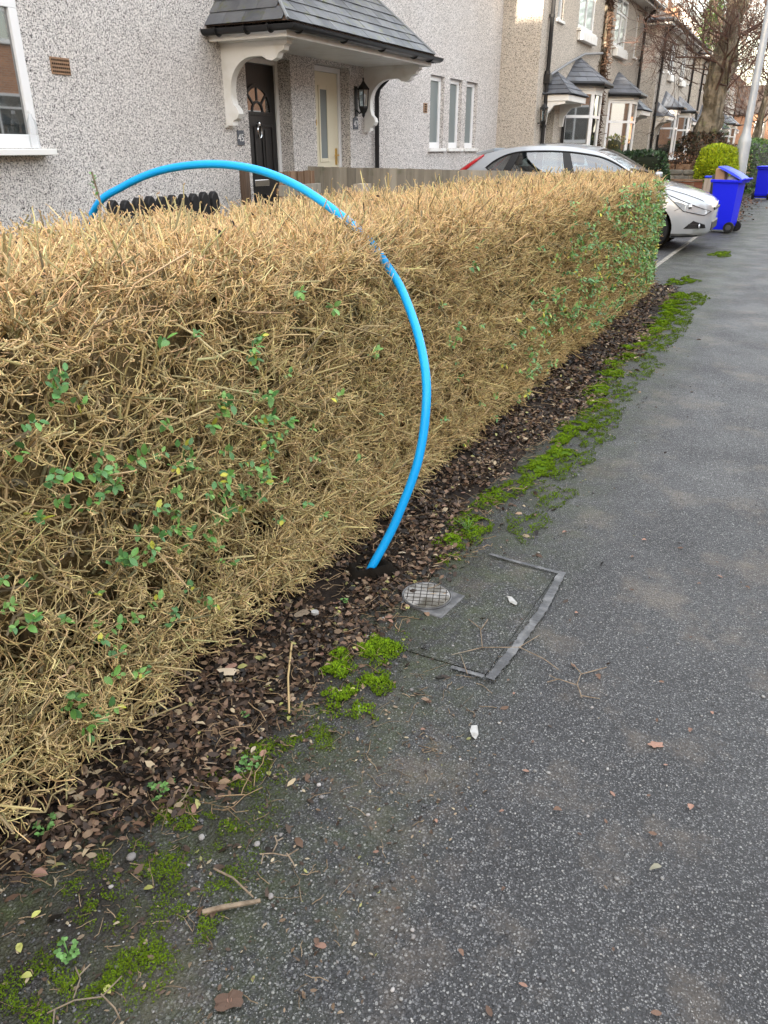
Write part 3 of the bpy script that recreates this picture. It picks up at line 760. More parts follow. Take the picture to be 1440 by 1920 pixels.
mb = MB(); mb.lathe([(.03, 1.503), (.042, 1.508), (.042, 1.58), (.039, 1.60), (.042, 1.62), (.042, 1.68), (.036, 1.715), (.018, 1.745), (.015, 1.77)], (WX + .085, 5.19, 0), 14); mb.build('bottle_body', 'plastic_clear', bt, smooth=True)
mb = MB(); mb.lathe([(.017, 1.771), (.017, 1.795), (.010, 1.797)], (WX + .085, 5.19, 0), 12); mb.build('cap', 'upvc', bt, smooth=True)

# ------------------------------------------------------------------ forward houses further along the terrace
FX = -5.37
def creeper(y, z0, z1):
    t = thing('dead_creeper', 'brown dead creeper stem climbing the party wall between the two bays', 'creeper', (FX, y, 0))
    mb = MB()
    for k in range(7):
        ph = rnd.uniform(0, 6); yy = y + rnd.uniform(-.22, .22); zt = z1 - rnd.uniform(0, 1.0)
        mb.tube([(FX + .03 + .03 * math.sin(ph + z * 3), yy + .07 * math.sin(ph + z * 1.7) + .03 * math.sin(z * 7 + ph), z) for z in np.linspace(z0, zt, 22)], [rnd.uniform(.025, .055)] * 22, 6)
    mb.build('stem', 'bark', t, smooth=True)
    N = 2600; z = rng.uniform(z0 + .3, z1, N); yy = y + rng.normal(0, .13, N) + .05 * np.sin(z * 2); x = FX + rng.uniform(.02, .13, N)
    P = np.stack([x, yy, z], -1); Q = P + rng.normal(0, .07, (N, 3))
    V, F = np_tubes(np.stack([P, Q], 1), np.full((N, 2), .009))
    c = np.array([.10, .06, .04])[None] * rng.uniform(.5, 1.5, (N, 1))
    np_mesh('twigs', V, F, 'ivy_dead', t, np.repeat(c, 6, 0), kind='stuff')

def terrace(y0, y1, label, near, detail=True):
    t = thing('house', label, 'house', (FX, (y0 + y1) / 2, 0))
    k = (y1 - y0) / 10.7
    Y = lambda d, mir: (y1 - d * k) if mir else (y0 + d * k)
    w = MB(); op = []
    for mir in (0, 1):
        for a, b, c, d, dp in ((1.05, 1.45, 3.95, 5.0, .10), (2.75, 4.2, 3.98, 5.12, .06), (.55, 1.45, .35, 2.3, .25)):
            s, e = sorted((Y(a, mir), Y(b, mir))); op.append((s, e, c, d, dp))
    facade(w, FX, (y0, y1), (0, 5.35), op, 0)
    for y in (y0, y1): w.quad((FX, y, 0), (-14, y, 0), (-14, y, 5.35), (FX, y, 5.35))
    w.quad((-14, y0, 0), (-14, y1, 0), (-14, y1, 5.35), (-14, y0, 5.35))
    w.build('wall', 'dash2', t)
    hip_roof(t, -14, FX, y0, y1, 5.36, 2.9)
    for mir in (0, 1):
        sg = -1 if mir else 1
        def yr(a, b): return sorted((Y(a, mir), Y(b, mir)))
        s, e = yr(1.05, 1.45); window(t, FX - .04, s, e, 3.95, 5.0, fw=.05, pane='glass_pale')
        s, e = yr(2.75, 4.2); window(t, FX - .01, s, e, 3.98, 5.12, mull=(.5,), trans=.68, fw=.06, pane='glass_pale')
        MB().box(FX + .001, FX + .13, s + .02, e - .02, 3.74, 3.922).build('window_apron', 'white_paint', t, bevel=.01)
        # porch
        s, e = yr(.45, 1.95); x = FX + .55
        c = MB(); c.box(FX + .002, x, s, e, 2.40, 2.52); cp = c.build('porch_canopy', 'white_paint', t, bevel=.006)
        A0, A1 = Vector((x + .05, s - .05, 2.525)), Vector((x + .05, e + .05, 2.525)); C0, C1 = Vector((FX, s - .05, 2.525)), Vector((FX, e + .05, 2.525)); ap = Vector((FX, (s + e) / 2, 3.02))
        b = MB(); b.add([A0, A1, ap, C0, C1], [(0, 1, 2), (3, 0, 2), (1, 4, 2)]); b.build('roof_boarding', 'slate2', cp)
        if near:
            slates(cp, A0, A1, [ap], .30, .17, 'slate2'); slates(cp, C0, A0, [ap], .30, .17, 'slate2'); slates(cp, A1, C1, [ap], .30, .17, 'slate2')
        for y in (s + .06, e - .06):
            br = MB(); br.prism([(FX + .002, 1.95), (FX + .09, 1.95), (FX + .11, 2.15), (FX + .25, 2.32), (FX + .48, 2.35), (FX + .48, 2.399), (FX + .002, 2.399)], 'y', y - .04, y + .04)
            br.build('porch_bracket', 'white_paint', t)
        s2, e2 = yr(.55, 1.45)
        d = MB().box(FX - .24, FX - .19, s2 + .06, e2 - .06, .36, 2.22).build('door', 'upvc', t, bevel=.005)
        fr = MB(); fr.box(FX - .24, FX - .17, s2 + .002, s2 + .058, .36, 2.295); fr.box(FX - .24, FX - .17, e2 - .058, e2 - .002, .36, 2.295); fr.box(FX - .24, FX - .17, s2 + .059, e2 - .059, 2.225, 2.295); fr.build('door_frame', 'upvc', d)
        MB().box(FX - .189, FX - .185, s2 + .2, e2 - .2, 1.3, 2.1).build('pane', 'glass_frost', d)
        # canted bay with its own roof
        yw0, yw1 = yr(2.2, 4.0); yo0, yo1 = yw0 + .5 * k, yw1 - .5 * k; x = FX + .55
        pl = [(FX + .003, yw0), (x, yo0), (x, yo1), (FX + .003, yw1)]
        bay = MB(); bay.prism(pl, 'z', .05, 1.05); by = bay.build('bay', 'dash2', t)
        hd = MB(); hd.prism([(FX + .003, yw0 - .03), (x + .02, yo0 - .02), (x + .02, yo1 + .02), (FX + .003, yw1 + .03)], 'z', 2.70, 2.86); hd.build('bay_head', 'white_paint', by, bevel=.004)
        sl = MB(); sl.prism([(FX + .003, yw0 - .05), (x + .05, yo0 - .03), (x + .05, yo1 + .03), (FX + .003, yw1 + .05)], 'z', 1.051, 1.10); sl.build('sill', 'white_paint', by, bevel=.004)
        fb = MB(); pn = []
        for (a, b_) in zip(pl, pl[1:]):
            a, b_ = Vector((*a, 0)), Vector((*b_, 0)); U = (b_ - a).normalized(); Ln = (b_ - a).length; Nn = Vector((U.y, -U.x, 0))
            if Nn.x < 0: Nn = -Nn
            def slab(mb, u0, u1, z0, z1, n0, n1):
                vs = []
                for z in (z0, z1):
                    for u, n in ((u0, n0), (u1, n0), (u1, n1), (u0, n1)): vs.append(a + U * u + Nn * n + Vector((0, 0, z)))
                mb.add(vs, [(0, 1, 2, 3), (4, 5, 6, 7), (0, 1, 5, 4), (1, 2, 6, 5), (2, 3, 7, 6), (3, 0, 4, 7)])
            f = .07
            us = [0, Ln] if Ln < .9 else [0, Ln / 2, Ln]
            slab(fb, 0, Ln, 1.101, 1.17, -.06, 0); slab(fb, 0, Ln, 2.63, 2.699, -.06, 0); slab(fb, 0, Ln, 2.14, 2.20, -.06, -.004)
            for i, u in enumerate(us):
                c0, c1 = max(0, u - f / 2), min(Ln, u + f / 2)
                if i == 0: c1 = f
                if i == len(us) - 1: c0 = Ln - f
                slab(fb, c0, c1, 1.171, 2.629, -.06, -.002)
            for i in range(len(us) - 1):
                for z0, z1 in ((1.16, 2.145), (2.195, 2.635)):
                    q = MB(); slab(q, us[i] + .03, us[i + 1] - .03, z0, z1, -.045, -.035); pn.append(q)
        fo = fb.build('bay_window', 'upvc', t)
        for q in pn: q.build('pane', 'glass_dark', fo)
        ez_ = 2.865; o_ = .16
        E = [Vector((FX, yw0 - o_, ez_)), Vector((x + o_, yo0 - .08, ez_)), Vector((x + o_, yo1 + .08, ez_)), Vector((FX, yw1 + o_, ez_))]
        ap0, ap1 = Vector((FX, (yw0 + yw1) / 2 - .12, 3.42)), Vector((FX, (yw0 + yw1) / 2 + .12, 3.42))
        b = MB(); b.add(E + [ap0, ap1], [(0, 1, 4), (1, 2, 5, 4), (2, 3, 5)]); rf = b.build('bay_roof', 'slate2', t)
        if near:
            slates(rf, E[0], E[1], [ap0], .30, .17, 'slate2'); slates(rf, E[1], E[2], [ap1, ap0], .30, .17, 'slate2'); slates(rf, E[2], E[3], [ap1], .30, .17, 'slate2')
        g = MB(); g.tube([p + Vector((.03, 0, -.03)) for p in E], .05, 8); g.build('bay_gutter', 'black_pl', t, smooth=True)
        # pipes on the wall
        dpm = MB(); yy = Y(.45, mir)
        dpm.tube([(FX + .35, yy, 5.30), (FX + .3, yy, 5.22), (FX + .07, yy, 5.0), (FX + .06, yy, .1)], .045, 8)
        for z in (.9, 1.9, 2.9, 3.9): dpm.tube([(FX + .06, yy, z), (FX + .06, yy, z + .06)], .062, 8)
        dpm.build('downpipe', 'black_pl', t, smooth=True)
        d2 = MB(); yy = Y(2.05, mir); d2.tube([(FX + .2, yy, 2.80), (FX + .06, yy, 2.6), (FX + .06, yy, .1)], .04, 8); d2.build('downpipe', 'black_pl', t, smooth=True)
    # chimney
    ym = (y0 + y1) / 2
    ch = MB().box(-10.3, -9.1, ym - .5, ym + .5, 7.4, 9.2).build('chimney', 'brick', t)
    for dy in (-.25, .25): MB().lathe([(.10, 9.2), (.12, 9.5), (.12, 9.55)], (-9.7, ym + dy, 0), 10).build('chimney_pot', 'terracotta', ch, smooth=True)
    return t

h2 = terrace(17.36, 28.0, 'buff pebbledashed house next along with two slate bay roofs above the parked car', True)
hp = MB(); hp.box(FX + .001, FX + .14, 17.74, 17.92, 2.72, 2.90); hp.build('hopper_head', 'black_pl', h2, bevel=.01)
wp = MB(); wp.tube([(FX + .09, 17.95, 2.90), (FX + .09, 19.3, 3.22), (FX + .09, 20.6, 3.50), (FX + .10, 22.3, 3.66)], .026, 8); wp.build('waste_pipe', 'lead', h2, smooth=True)
creeper(22.68, .1, 5.3)
terrace(30.9, 39.3, 'buff pebbledashed house behind the bare tree branches, third along the terrace', False)
terrace(42.0, 50.2, 'pale pebbledashed house partly hidden by the big tree trunk', False)
terrace(53.0, 61.5, 'farthest pebbledashed house of the row, seen between tree trunk and lamp post', False)
l2 = thing('wall_lantern', 'small black lantern under the near slate porch of the buff house', 'lantern', (FX, 17.55, 2.0))
mb = MB(); c = (FX + .12, 17.56, 0); mb.lathe([(.004, 2.36), (.02, 2.34), (.09, 2.27), (.09, 2.25)], c, 6); mb.build('cap', 'iron', l2)
mb = MB(); mb.lathe([(.07, 2.02), (.05, 1.97), (.02, 1.93), (.004, 1.90)], c, 6); mb.build('base', 'iron', l2)
mb = MB(); mb.lathe([(.06, 2.03), (.075, 2.25)], c, 6); mb.build('glass', 'glass_clear', l2)
mb = MB()
for i in range(6):
    a = i * PI / 3; mb.tube([(c[0] + .08 * math.cos(a), c[1] + .08 * math.sin(a), 2.25), (c[0] + .065 * math.cos(a), c[1] + .065 * math.sin(a), 2.02)], .006, 4)
mb.tube([(FX, 17.56, 1.98), (c[0], 17.56, 1.98)], .012, 5); mb.build('bars', 'iron', l2)

# ------------------------------------------------------------------ houses across the road (mirrored in the windows), at the far end, and added sun blockers
def brick_house(name, label, x0, x1, y0, y1, zt, rise, wins, m='brick', face='x'):
    t = thing(name, label, 'house', ((x0 + x1) / 2, (y0 + y1) / 2, 0))
    MB().box(x0, x1, y0, y1, -.15, zt).build('wall', m, t)
    if face == 'x':
        hip_roof(t, x0, x1, y0, y1, zt + .16, rise)
        for (a, b, c, d) in wins:
            window(t, x0 - .03, a, b, c, d, mull=(.5,), trans=.7, fw=.09, depth=.025, facing=-1, sill_out=.1)
    else:
        over = .3; ym = (y0 + y1) / 2
        rf = MB(); rf.add([(x0 - over, y0 - over, zt), (x1 + over, y0 - over, zt), (x1 + over, ym, zt + rise), (x0 - over, ym, zt + rise), (x0 - over, y1 + over, zt), (x1 + over, y1 + over, zt)],
                          [(0, 1, 2, 3), (3, 2, 5, 4), (0, 3, 4), (1, 5, 2), (0, 4, 5, 1)]); rf.build('roof', 'rooftile', t)
        for (a, b, c, d) in wins:
            f = MB(); f.box(a, b, y0 - .05, y0 - .003, c, d); o = f.build('window', 'upvc', t)
            n = max(1, round((b - a) / .7))
            for i in range(n):
                q = MB(); q.box(a + (b - a) * i / n + .06, a + (b - a) * (i + 1) / n - .06, y0 - .06, y0 - .051, c + .08, d - .08); q.build('pane', 'glass_pale', o)
    return t
for i, y0 in enumerate((-12.4, 3.1, 18.6, 34.1, 49.6)):
    wl = []
    for dy in (1.2, 8.4): wl += [(y0 + dy, y0 + dy + 2.6, 1.75, 3.3), (y0 + dy + .2, y0 + dy + 2.4, 4.9, 6.3)]
    wl += [(y0 + 4.6, y0 + 5.3, 2.1, 3.2), (y0 + 6.6, y0 + 7.4, 5.1, 6.1)]
    brick_house('brick_house', 'orange brick house across the road, ' + ('beyond the left frame edge', 'opposite the near hedge', 'mirrored in the big left window', 'mirrored in the bay windows of the next house', 'farthest along the far pavement')[i], 14, 21, y0, y0 + 12.6, 6.7, 2.6, wl).__setitem__('group', 'brick houses across the road')
brick_house('brick_house', 'sunlit orange brick house closing the far end of the street', -9.5, 6.0, 76, 83, 4.0, 2.3,
            [(-7.2, -6.3, 2.3, 3.4), (-4.9, -4.2, 2.2, 3.5), (-2.5, -1.3, 2.2, 3.5), (-6.5, -3.2, .5, 1.75), (-1.5, .5, .5, 1.8)], 'brick2', 'y')
brick_house('brick_house', 'unseen brick house added behind the viewer to set the shadow line on the walls', -40, -3.91, -36, -30, 6.0, 2.8, [], 'brick', 'y')  # added out of view; ridge height places the shade edge on the side walls
brick_house('brick_house', 'taller unseen brick house added behind the viewer to shade the road and tree', -3.9, 30, -36, -30, 7.6, 3.4, [], 'brick', 'y')  # added taller block, keeps low sun off the road and tree trunk
gb = thing('rendered_house', 'sunlit cream gable rising behind the terrace roofs and branches', 'house', (-9.5, 62, 0))
g = MB(); g.prism([(-13.5, 0), (-6.9, 0), (-6.9, 7.4), (-10.2, 10.2), (-13.5, 7.4)], 'y', 63.5, 72); g.build('wall', 'white_paint', gb)
g = MB(); g.add([(-6.6, 63.2, 7.2), (-6.6, 72.3, 7.2), (-10.2, 72.3, 10.35), (-10.2, 63.2, 10.35), (-13.8, 63.2, 7.2), (-13.8, 72.3, 7.2)], [(0, 1, 2, 3), (3, 2, 5, 4)]); g.build('roof', 'rooftile', gb)

# ------------------------------------------------------------------ the clipped hedge
HX0, HX1, HZ0, HZ1, HY0, HY1, HR = -2.50, -1.36, -.12, 1.255, -1.3, 9.50, .20
def hedge_depth(p):
    """Depth below the clipped surface (positive inside)."""
    x, y, z = p[..., 0], p[..., 1], p[..., 2]
    c = np.array([(HX0 + HX1) / 2, (HY0 + HY1) / 2, (HZ0 + HZ1) / 2]); h = np.array([(HX1 - HX0) / 2, (HY1 - HY0) / 2, (HZ1 - HZ0) / 2]) - HR
    q = np.abs(p - c) - h
    d = np.linalg.norm(np.maximum(q, 0), axis=-1) + np.minimum(q.max(-1), 0) - HR
    lum = .012 * np.sin(y * 3.1 + z * 2.0) + .010 * np.sin(y * 7.3 - z * 5.1 + x * 4) + .007 * np.sin(y * 13.1 + z * 9.7 + x * 11) + .006 * np.sin(z * 17 - y * 4.3 + x * 15)
    return -d + lum
def hedge_normal(p):
    e = .01; g = np.stack([hedge_depth(p + np.eye(3)[i] * e) - hedge_depth(p - np.eye(3)[i] * e) for i in range(3)], -1)
    return unit(-g)

def bent(B, D, L, bend, K):
    bend = np.clip(bend, -.75, .75)
    t = np.linspace(0, 1, K)[None, :, None]
    P = B[:, None] + D[:, None] * (L[:, None, None] * t) + bend[:, None] * (L[:, None, None] * t * t)
    if K > 2: P[:, 1:-1] += rng.normal(0, 1, P[:, 1:-1].shape) * (L * .07)[:, None, None]      # slight kinks at the buds
    return P
def clip_to_hedge(B, D, L, jitter):
    """Shorten shoots so that they end at the clipped surface."""
    d0 = hedge_depth(B) + jitter; d1 = hedge_depth(B + D * L[:, None]) + jitter
    s = np.where(d1 < 0, np.clip(d0 / np.maximum(d0 - d1, 1e-4), .12, 1), 1)
    return L * s
def children(P, n, ang, up, nrm_bias):
    """n side shoots on each polyline: base points and directions."""
    N, K, _ = P.shape
    t = np.sort(rng.uniform(.22, 1.0, (N, n)), 1); t[:, -1] = 1
    f = t * (K - 1); i = np.minimum(f.astype(int), K - 2); fr = (f - i)[..., None]
    ii = np.arange(N)[:, None]
    B = P[ii, i] * (1 - fr) + P[ii, i + 1] * fr
    T = unit(P[ii, i + 1] - P[ii, i])
    perp = unit(np.cross(T, rng.normal(size=(N, n, 3))))
    a = rng.normal(ang, .22, (N, n))[..., None]
    D = T * np.cos(a) + perp * np.sin(a); D[..., 2] += up
    B = B.reshape(-1, 3); D = unit(D.reshape(-1, 3) + nrm_bias * hedge_normal(B))
    return B, D

def shoots(y0, y1, dens_front, dens_top, k1, k2, seg, thick, far_end=0):
    """All twigs of the stretch y0..y1; returns vertices, faces and colours."""
    L = y1 - y0; nf = int(dens_front * L * 1.08); ntp = int(dens_top * L * 1.15)
    pf = np.stack([HX1 - rng.uniform(.02, .24, nf) ** 1.0, rng.uniform(y0, y1, nf), rng.uniform(.05, HZ1 - .02, nf)], -1)
    pt = np.stack([rng.uniform(HX0 + .02, HX1 - .02, ntp), rng.uniform(y0, y1, ntp), HZ1 - rng.uniform(.03, .20, ntp)], -1)
    nl = int(nf * .22); pl = np.stack([HX1 - rng.uniform(.015, .13, nl), rng.uniform(y0, y1, nl), rng.uniform(.03, .20, nl)], -1)      # the dense low fringe
    P0 = np.concatenate([pf, pl, pt])
    if far_end:
        P0 = np.concatenate([P0, np.stack([rng.uniform(HX0, HX1, far_end), HY1 - rng.uniform(.02, .2, far_end), rng.uniform(.05, HZ1, far_end)], -1)])
    P0 = P0[hedge_depth(P0) > .015]
    N = len(P0); n = hedge_normal(P0)
    low = np.clip((.22 - P0[:, 2:]) / .2, 0, 1)
    D = unit(n * rng.uniform(.35, 1.0, (N, 1)) + low * np.array([0, 0, .35]) + np.array([0, 0, 1]) * rng.uniform(0, .75, (N, 1)) + np.array([0, 1, 0]) * rng.normal(.12, .55, (N, 1)) + rng.normal(0, .22, (N, 3)))
    Ln = clip_to_hedge(P0, D, rng.uniform(.06, .16, N), rng.uniform(-.015, .016, N))
    A = bent(P0, D, Ln, rng.normal(0, .55, (N, 3)), 4 if seg > 1 else 3)
    out = []
    def emit(Pl, r0, r1, c, cv, ctop=None):
        K = Pl.shape[1]; rad = np.linspace(1, 0, K)[None] * (r0 - r1)[:, None] + r1[:, None]
        V, F = np_tubes(Pl, rad * thick)
        tz = np.clip((Pl[:, 0, 2:] - .95) / .28, 0, 1) if ctop else 0      # young reddish tips along the top
        cc = (np.array(c)[None] * (1 - tz) + (np.array(ctop)[None] * tz if ctop else 0)) * (1 + rng.normal(0, cv, (len(Pl), 1))) * (1 + rng.normal(0, .05, (len(Pl), 3)))
        far = np.clip((Pl[:, 0, 1:2] - 1.8) / 4.0, 0, 1) * (1 - .55 * np.clip((Pl[:, 0, 2:] - 1.0) / .2, 0, 1))      # the far stretch is browner on its face
        cc = cc * (1 - far * np.array([[.20, .25, .33]]))
        out.append((V, F, np.repeat(np.clip(cc, .01, .9), K * 3, 0)))
    if thick < 1.3:      # older grey wood inside
        sel = np.nonzero(P0[:, 2] < .95)[0]; nb = min(len(sel), N // 7); sel = sel[:nb]; Pb = P0[sel] - n[sel] * rng.uniform(.03, .10, (nb, 1)); Db = unit(np.array([[0, 0, .8]]) + rng.normal(0, .5, (nb, 3)))
        emit(bent(Pb, Db, clip_to_hedge(Pb, Db, rng.uniform(.10, .24, nb), np.full(nb, -.035)), rng.normal(0, .25, (nb, 3)), 5), rng.uniform(.0045, .0078, nb), rng.uniform(.0025, .004, nb), (.27, .235, .135), .25)
    emit(A, rng.uniform(.0028, .0056, N), rng.uniform(.0018, .0030, N), (.40, .325, .165), .32)
    B, D2 = children(A, k1, .90, .10, .25)
    L2 = clip_to_hedge(B, D2, rng.uniform(.025, .075, len(B)), rng.uniform(-.014, .016, len(B)))
    A2 = bent(B, D2, L2, rng.normal(0, .62, (len(B), 3)), 2 if seg == 1 else 1 + max(2, seg))
    top = np.clip((B[:, 2] - .95) / .3, 0, 1)[:, None]
    emit(A2, rng.uniform(.0013, .0024, len(B)), rng.uniform(.0010, .0016, len(B)), (.57, .445, .215), .28, (.61, .43, .215))
    if k2:
        B3, D3 = children(A2, k2, .85, .12, .35)
        L3 = clip_to_hedge(B3, D3, rng.uniform(.014, .042, len(B3)), rng.uniform(-.012, .018, len(B3)))
        A3 = bent(B3, D3, L3, rng.normal(0, .60, (len(B3), 3)), 1 + max(1, seg - 1))
        emit(A3, rng.uniform(.0010, .0016, len(B3)), rng.uniform(.0009, .0013, len(B3)), (.63, .49, .24), .28, (.68, .47, .245))
    return out

hedge = thing('hedge', 'long clipped tan privet hedge with bare twigs and scattered green leaves beside the pavement', 'hedge', (-1.9, 4.2, 0))
parts = []
parts += shoots(.2, 1.9, 640, 600, 5, 3, 3, 1.08)
parts += shoots(1.9, 4.0, 740, 640, 5, 3, 2, 1.0)
parts += shoots(4.0, 6.6, 560, 520, 4, 3, 1, 1.2)
parts += shoots(6.6, 9.50, 440, 420, 4, 2, 1, 1.5, 800)
parts += shoots(-1.3, .2, 160, 130, 4, 2, 1, 1.6)
V = np.concatenate([p[0] for p in parts]); C_ = np.concatenate([p[2] for p in parts])
offs = np.cumsum([0] + [len(p[0]) for p in parts])
Q = np.concatenate([p[1][0] + o for p, o in zip(parts, offs)]); T3 = np.concatenate([p[1][1] + o for p, o in zip(parts, offs)])
np_mesh('twigs', V, [Q, T3], 'twig', hedge, C_, kind='stuff')
print('hedge tris', len(Q) * 2 + len(T3))
# woody stems rising from the soil, and the dense inside of the hedge
st = []
for y in np.arange(-1.2, 9.6, .16):
    for x in (-1.62, -1.9, -2.2):
        p = Vector((x + rnd.uniform(-.06, .06), y + rnd.uniform(-.06, .06), -.03)); pts = [p.copy()]
        for k in range(5):
            p = p + Vector((rnd.uniform(-.05, .05), rnd.uniform(-.06, .06), .2)); pts.append(p.copy())
        st.append([tuple(q) for q in pts])
P = np.array(st); V, F = np_tubes(P, np.linspace(.022, .008, P.shape[1])[None] * np.ones((len(P), 1)))
np_mesh('stems', V, F, 'twig', hedge, np.repeat(np.array([[.16, .12, .065]]) * rng.uniform(.7, 1.2, (len(P), 1)), P.shape[1] * 3, 0), kind='stuff')
def hedge_core():
    ny, na = 150, 26; vs = []; 
    x0, x1, z0, z1 = HX0 + .17, HX1 - .20, .24, HZ1 - .17
    per = []
    for k in range(na):
        t = k / na * 4; s = int(t); u = t - s
        per.append([(x0 + (x1 - x0) * u, z0), (x1, z0 + (z1 - z0) * u), (x1 - (x1 - x0) * u, z1), (x0, z1 - (z1 - z0) * u)][s])
    per = np.array(per); ys = np.linspace(HY0 + .15, HY1 - .15, ny)
    V = np.zeros((ny, na, 3)); V[:, :, 0] = per[None, :, 0]; V[:, :, 2] = per[None, :, 1]; V[:, :, 1] = ys[:, None]
    V += rng.normal(0, .03, V.shape)
    i = np.arange(ny * na).reshape(ny, na)
    F = np.stack([i[:-1], np.roll(i[:-1], -1, 1), np.roll(i[1:], -1, 1), i[1:]], -1).reshape(-1, 4)
    V = np.concatenate([V.reshape(-1, 3), [[(x0 + x1) / 2, HY0 + .15, .7], [(x0 + x1) / 2, HY1 - .15, .7]]])
    c0, c1 = ny * na, ny * na + 1
    T = np.array([[c0, (k + 1) % na, k] for k in range(na)] + [[c1, i[-1, k], i[-1, (k + 1) % na]] for k in range(na)])
    np_mesh('inner_wood', V, [F, T], 'hedge_core', hedge, kind='stuff')
hedge_core()

# leaves: an oval blade, folded a little along its midrib
LEAF_V = np.array([[0, 0, 0], [0, .34, .01], [0, .70, .0], [0, 1, -.06], [.23, .25, .05], [.27, .55, .055], [.15, .84, .01], [-.23, .25, .05], [-.27, .55, .055], [-.15, .84, .01]], float)
LEAF_F = np.array([[0, 4, 1], [4, 5, 1], [1, 5, 2], [5, 6, 2], [2, 6, 3], [0, 1, 7], [7, 1, 8], [1, 2, 8], [8, 2, 9], [2, 3, 9]])
def leaf_frames(D, roll_up=None):
    """Rotation matrices whose y axis is D and whose z axis leans towards roll_up."""
    N = len(D); up = rng.normal(0, .35, (N, 3)) + (np.array([.35, -.2, 1.0]) if roll_up is None else roll_up)
    X = unit(np.cross(D, up)); Z = np.cross(X, D)
    return np.stack([X, D, Z], -1)
SIMPLE_V = np.array([[0, 0, 0], [.19, .20, .035], [.25, .60, .04], [0, 1, -.06], [-.25, .60, .04], [-.19, .20, .035]], float)
SIMPLE_F = np.array([[0, 1, 5], [1, 2, 4], [1, 4, 5], [2, 3, 4]])
FLAT_V = np.array([[0, 0, 0], [.26, .5, .04], [0, 1, -.05], [-.26, .5, .04]], float)
FLAT_F = np.array([[0, 1, 2], [0, 2, 3]])
def leaves_np(P, D, S, up=None, curl=0.0, shape=None):
    LV, LF = shape or (LEAF_V, LEAF_F)
    Rm = leaf_frames(D, up)
    T = LV[None].repeat(len(P), 0).copy()
    if curl: T[:, :, 2] += (T[:, :, 1] - .4) ** 2 * rng.normal(0, curl, (len(P), 1)) + T[:, :, 0] ** 2 * 4 * rng.normal(0, curl, (len(P), 1))
    V = np.einsum('nij,nkj->nki', Rm, T) * S[:, None, None] + P[:, None]
    F = LF[None] + (np.arange(len(P)) * len(LV))[:, None, None]
    return V.reshape(-1, 3), F.reshape(-1, 3)
lm = []
for key in ('leaf', 'leaf_blue', 'leaf_yellow', 'leaf_black'):
    me = bpy.data.meshes.new(key); me.from_pydata([tuple(v) for v in LEAF_V], [], [tuple(int(i) for i in f) for f in LEAF_F]); me.materials.append(M[key])
    for p in me.polygons: p.use_smooth = True
    lm.append(me)
def put_leaf(parent, p, d, s, me, name='leaf', up=None):
    Rm = leaf_frames(np.array([d]), up)[0]
    o = link(name, me, parent); m = Matrix([[*Rm[i], 0] for i in range(3)] + [[0, 0, 0, 1]])
    off = root_of(parent).location
    o.matrix_local = Matrix.Translation(Vector(p) - off) @ m @ Matrix.Scale(s, 4)
    return o
# sprigs on the face: (y, z, spread y, spread z, how many sprigs)
SPR = [(1.10, 1.03, .05, .04, 3), (1.17, .88, .07, .07, 4), (1.37, .78, .05, .05, 3), (1.77, 1.00, .05, .04, 2), (1.82, .77, .04, .06, 3), (1.68, .63, .09, .07, 6), (1.62, .80, .05, .05, 3),
       (1.86, .55, .06, .07, 5), (1.34, .62, .10, .09, 8), (1.70, .50, .10, .05, 5), (1.44, .50, .08, .06, 5), (.95, .62, .05, .05, 2), (1.06, .46, .06, .05, 2), (1.26, .52, .08, .05, 4), (1.40, .36, .08, .06, 4),
       (1.20, .28, .06, .05, 3), (1.10, .24, .07, .05, 3), (.97, .85, .06, .10, 3), (1.95, .88, .1, .1, 2), (2.1, .32, .05, .04, 1), (1.3, .95, .25, .15, 4), (2.6, .75, .4, .3, 3), (3.4, .6, .4, .3, 5), (3.9, .45, .35, .2, 5)]
base = []
for y, z, sy, sz, n in SPR:
    for k in range(int(n * 1.8 + .5)): base.append((rnd.gauss(y, sy * 1.3), rnd.gauss(z, sz * 1.3), 1.0))
nsmall = 0
sp_small = []
for k in range(2300):     # the greener far end of the hedge
    y = 3.9 + 5.8 * rnd.random() ** .55; z = rnd.uniform(.10, 1.2)
    if rnd.random() > np.clip(.05 + ((y - 4.2) / 5.0) ** 1.3, 0, 1) * (1.15 - .45 * z) * .62: continue
    sp_small.append((y, z))
for y, z in ((4.75, .50), (4.9, .30), (5.3, .55), (5.5, .75), (6.0, .9), (6.4, .5), (7.2, .5), (4.5, .25), (5.9, .35)):
    for k in range(14): sp_small.append((rnd.gauss(y, .22), min(1.2, max(.1, rnd.gauss(z, .12)))))
pos, dirs, siz, kind = [], [], [], []
def sprig(y, z, n, s, x=None):
    p = np.array([x if x is not None else HX1, y, z]); nrm = np.array([1.0, 0, 0]) if x is None else np.array([0, 0, 1.0])
    d = hedge_depth(p[None])[0]; p = p + nrm * (d + .004)
    ax = unit((nrm * .7 + np.array([0, rnd.gauss(0, .5), rnd.uniform(-.2, .7)]))[None])[0]
    for i in range(n):
        az = i * PI * .5 * 1.1 + rnd.uniform(-.4, .4)
        q = unit(np.cross(ax, np.array([rnd.gauss(0, 1), rnd.gauss(0, 1), 1]))[None])[0]; q2 = np.cross(ax, q)
        dd = unit((ax * .45 + q * math.cos(az) + q2 * math.sin(az))[None])[0]
        pos.append(p + ax * (i / n - .4) * s * 1.6); dirs.append(dd); siz.append(s * rnd.uniform(.7, 1.15))
        u = rnd.random(); kind.append(2 if u < .06 else (1 if u < .45 else 0))
for y, z, s in base: sprig(y, z, rnd.randint(4, 7), rnd.uniform(.020, .033))
n_big = len(pos)
for k in range(26): sprig(rnd.uniform(1.0, 6), 1.27, rnd.randint(1, 3), .018, x=rnd.uniform(-2.3, -1.6))
